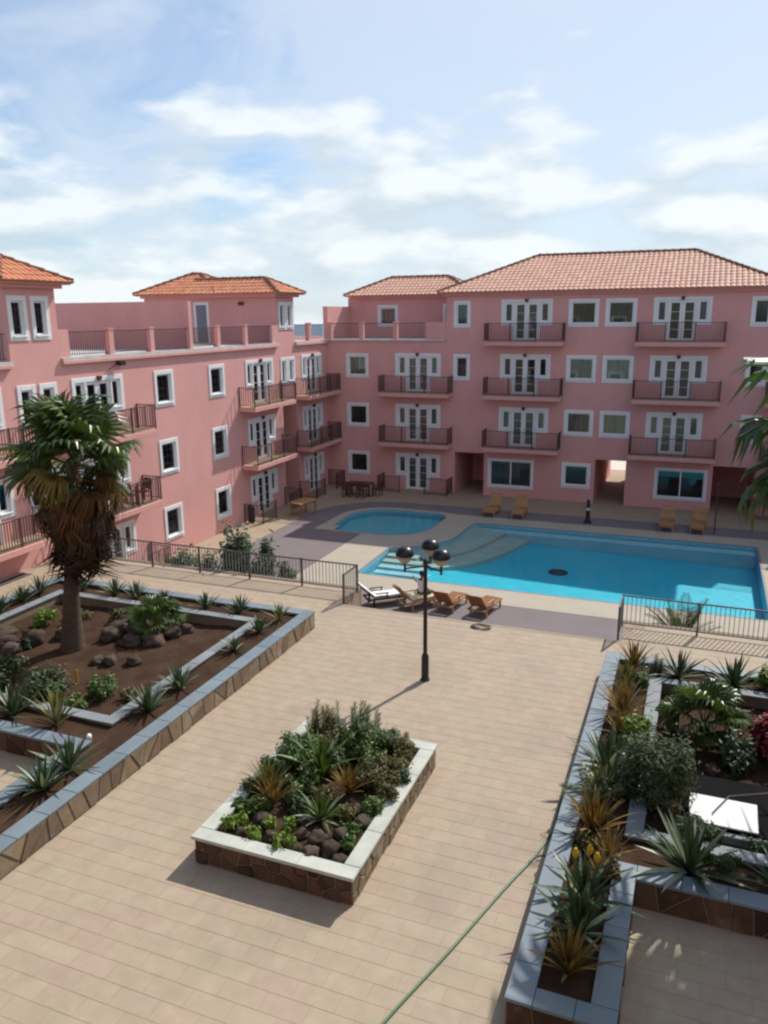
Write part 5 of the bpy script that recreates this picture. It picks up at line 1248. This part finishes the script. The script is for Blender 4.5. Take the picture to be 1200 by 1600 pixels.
# ------------------------------------------------------------------ seated person, seen from behind
pr = empty('person', (-9.05, 26.55, .008), 'person in a pale shirt sitting on the towel covered lounger, arm stretched out', 'person', rz=R(-30))
def skin_body(name, joints, edges, root, mt, parent, sub=2):
    me = bpy.data.meshes.new(name); me.from_pydata([j[0] for j in joints], edges, []); me.materials.append(MT[mt])
    o = bpy.data.objects.new(name, me); COL.objects.link(o); o.parent = parent
    sk = o.modifiers.new('skin', 'SKIN'); sk.use_smooth_shade = True
    for i, (_, rd) in enumerate(joints):
        d = me.skin_vertices[0].data[i]; d.radius = rd if isinstance(rd, tuple) else (rd, rd); d.use_root = (i == root)
    s = o.modifiers.new('sub', 'SUBSURF'); s.levels = sub; s.render_levels = sub; return o
J = [((0, 0, .50), (.15, .11)), ((0, -.03, .66), (.14, .10)), ((0, -.04, .84), (.16, .10)), ((0, -.02, .97), (.10, .08)), ((0, .0, 1.04), .05), ((0, .02, 1.10), .06), ((0, .03, 1.19), (.078, .09)), ((0, .03, 1.26), (.06, .07)),
     ((-.17, -.02, .95), .055), ((-.40, .06, .80), .042), ((-.62, .14, .88), .032), ((-.70, .17, .90), .03),
     ((.17, -.02, .95), .055), ((.26, .0, .70), .043), ((.24, .18, .56), .034), ((.22, .25, .54), .03),
     ((-.10, .05, .46), .085), ((-.13, .42, .47), .065), ((-.14, .46, .12), .042), ((-.14, .48, .05), .036), ((-.15, .62, .03), .03),
     ((.10, .05, .46), .085), ((.13, .42, .47), .065), ((.14, .46, .12), .042), ((.14, .48, .05), .036), ((.15, .62, .03), .03)]
Ed = [(0, 1), (1, 2), (2, 3), (3, 4), (4, 5), (5, 6), (6, 7), (3, 8), (8, 9), (9, 10), (10, 11), (3, 12), (12, 13), (13, 14), (14, 15), (0, 16), (16, 17), (17, 18), (18, 19), (19, 20), (0, 21), (21, 22), (22, 23), (23, 24), (24, 25)]
body = skin_body('body', J, Ed, 0, 'skin', pr)
for hx, hy, hz, sg in ((-.70, .17, .90, -1), (.22, .25, .54, 1)):      # fingers rooted in the palm
    for k in range(5):
        b0 = V(hx, hy, hz); dirv = V(sg*.5*(1 if sg < 0 else .2), .5, .05).normalized(); sd = V(dirv.y, -dirv.x, 0)
        q = b0+sd*(k-2)*.016; tip = q+dirv*(.075, .09, .095, .088, .07)[k]+V(0, 0, -.02)
        skin_body('finger', [(tuple(b0), .012), (tuple(q+dirv*.04), .009), (tuple(tip), .008)], [(0, 1), (1, 2)], 0, 'skin', body, 1)
Sh = [((0, 0, .47), (.168, .125)), ((0, -.03, .66), (.16, .118)), ((0, -.04, .84), (.18, .118)), ((0, -.02, .965), (.118, .095)), ((-.17, -.02, .95), .07), ((-.31, .03, .86), .06), ((.17, -.02, .95), .07), ((.23, 0, .80), .06)]
skin_body('shirt', Sh, [(0, 1), (1, 2), (2, 3), (3, 4), (4, 5), (3, 6), (6, 7)], 0, 'shirt', pr)
Tr = [((0, .0, .47), (.17, .125)), ((-.11, .06, .462), .098), ((-.135, .42, .475), .078), ((-.14, .46, .2), .06), ((.11, .06, .462), .098), ((.135, .42, .475), .078), ((.14, .46, .2), .06)]
skin_body('trousers', Tr, [(0, 1), (1, 2), (2, 3), (0, 4), (4, 5), (5, 6)], 0, 'trousers', pr)
bm = bmesh.new(); bmesh.ops.create_uvsphere(bm, u_segments=16, v_segments=10, radius=1)
for v in bm.verts: v.co = V(v.co.x*.098, v.co.y*.112-.012, v.co.z*.115)
for v in list(bm.verts):
    if v.co.y > .05 and v.co.z < .05: v.co *= .8
me = bpy.data.meshes.new('hair'); bm.to_mesh(me); bm.free(); me.materials.append(MT['hair']); o = bpy.data.objects.new('hair', me); COL.objects.link(o); o.parent = pr; o.location = (0, .015, 1.22)
for s in (-1, 1):
    mb = MB(); mb.lathe([(.004, -.03), (.016, -.02), (.02, .01), (.008, .03)], 8, (s*.088, .04, 1.18)); mb._loc('ear', 'skin', body, True, 0)
    mb = MB(); mb.lathe([(.002, -.01), (.012, 0), (.002, .01)], 8, (s*.032, .118, 1.19)); mb._loc('eye', 'hair', body, True, 0)
mb = MB(); mb.lathe([(.018, -.02), (.014, .0), (.004, .035)], 8, (0, .125, 1.165)); mb._loc('nose', 'skin', body, True, 0)
mb = MB(); mb.box(-.025, .025, .112, .122, 1.122, 1.13); mb._loc('mouth', 'darkwood', body, False, 0)
print('OBJECTS', len(bpy.data.objects))
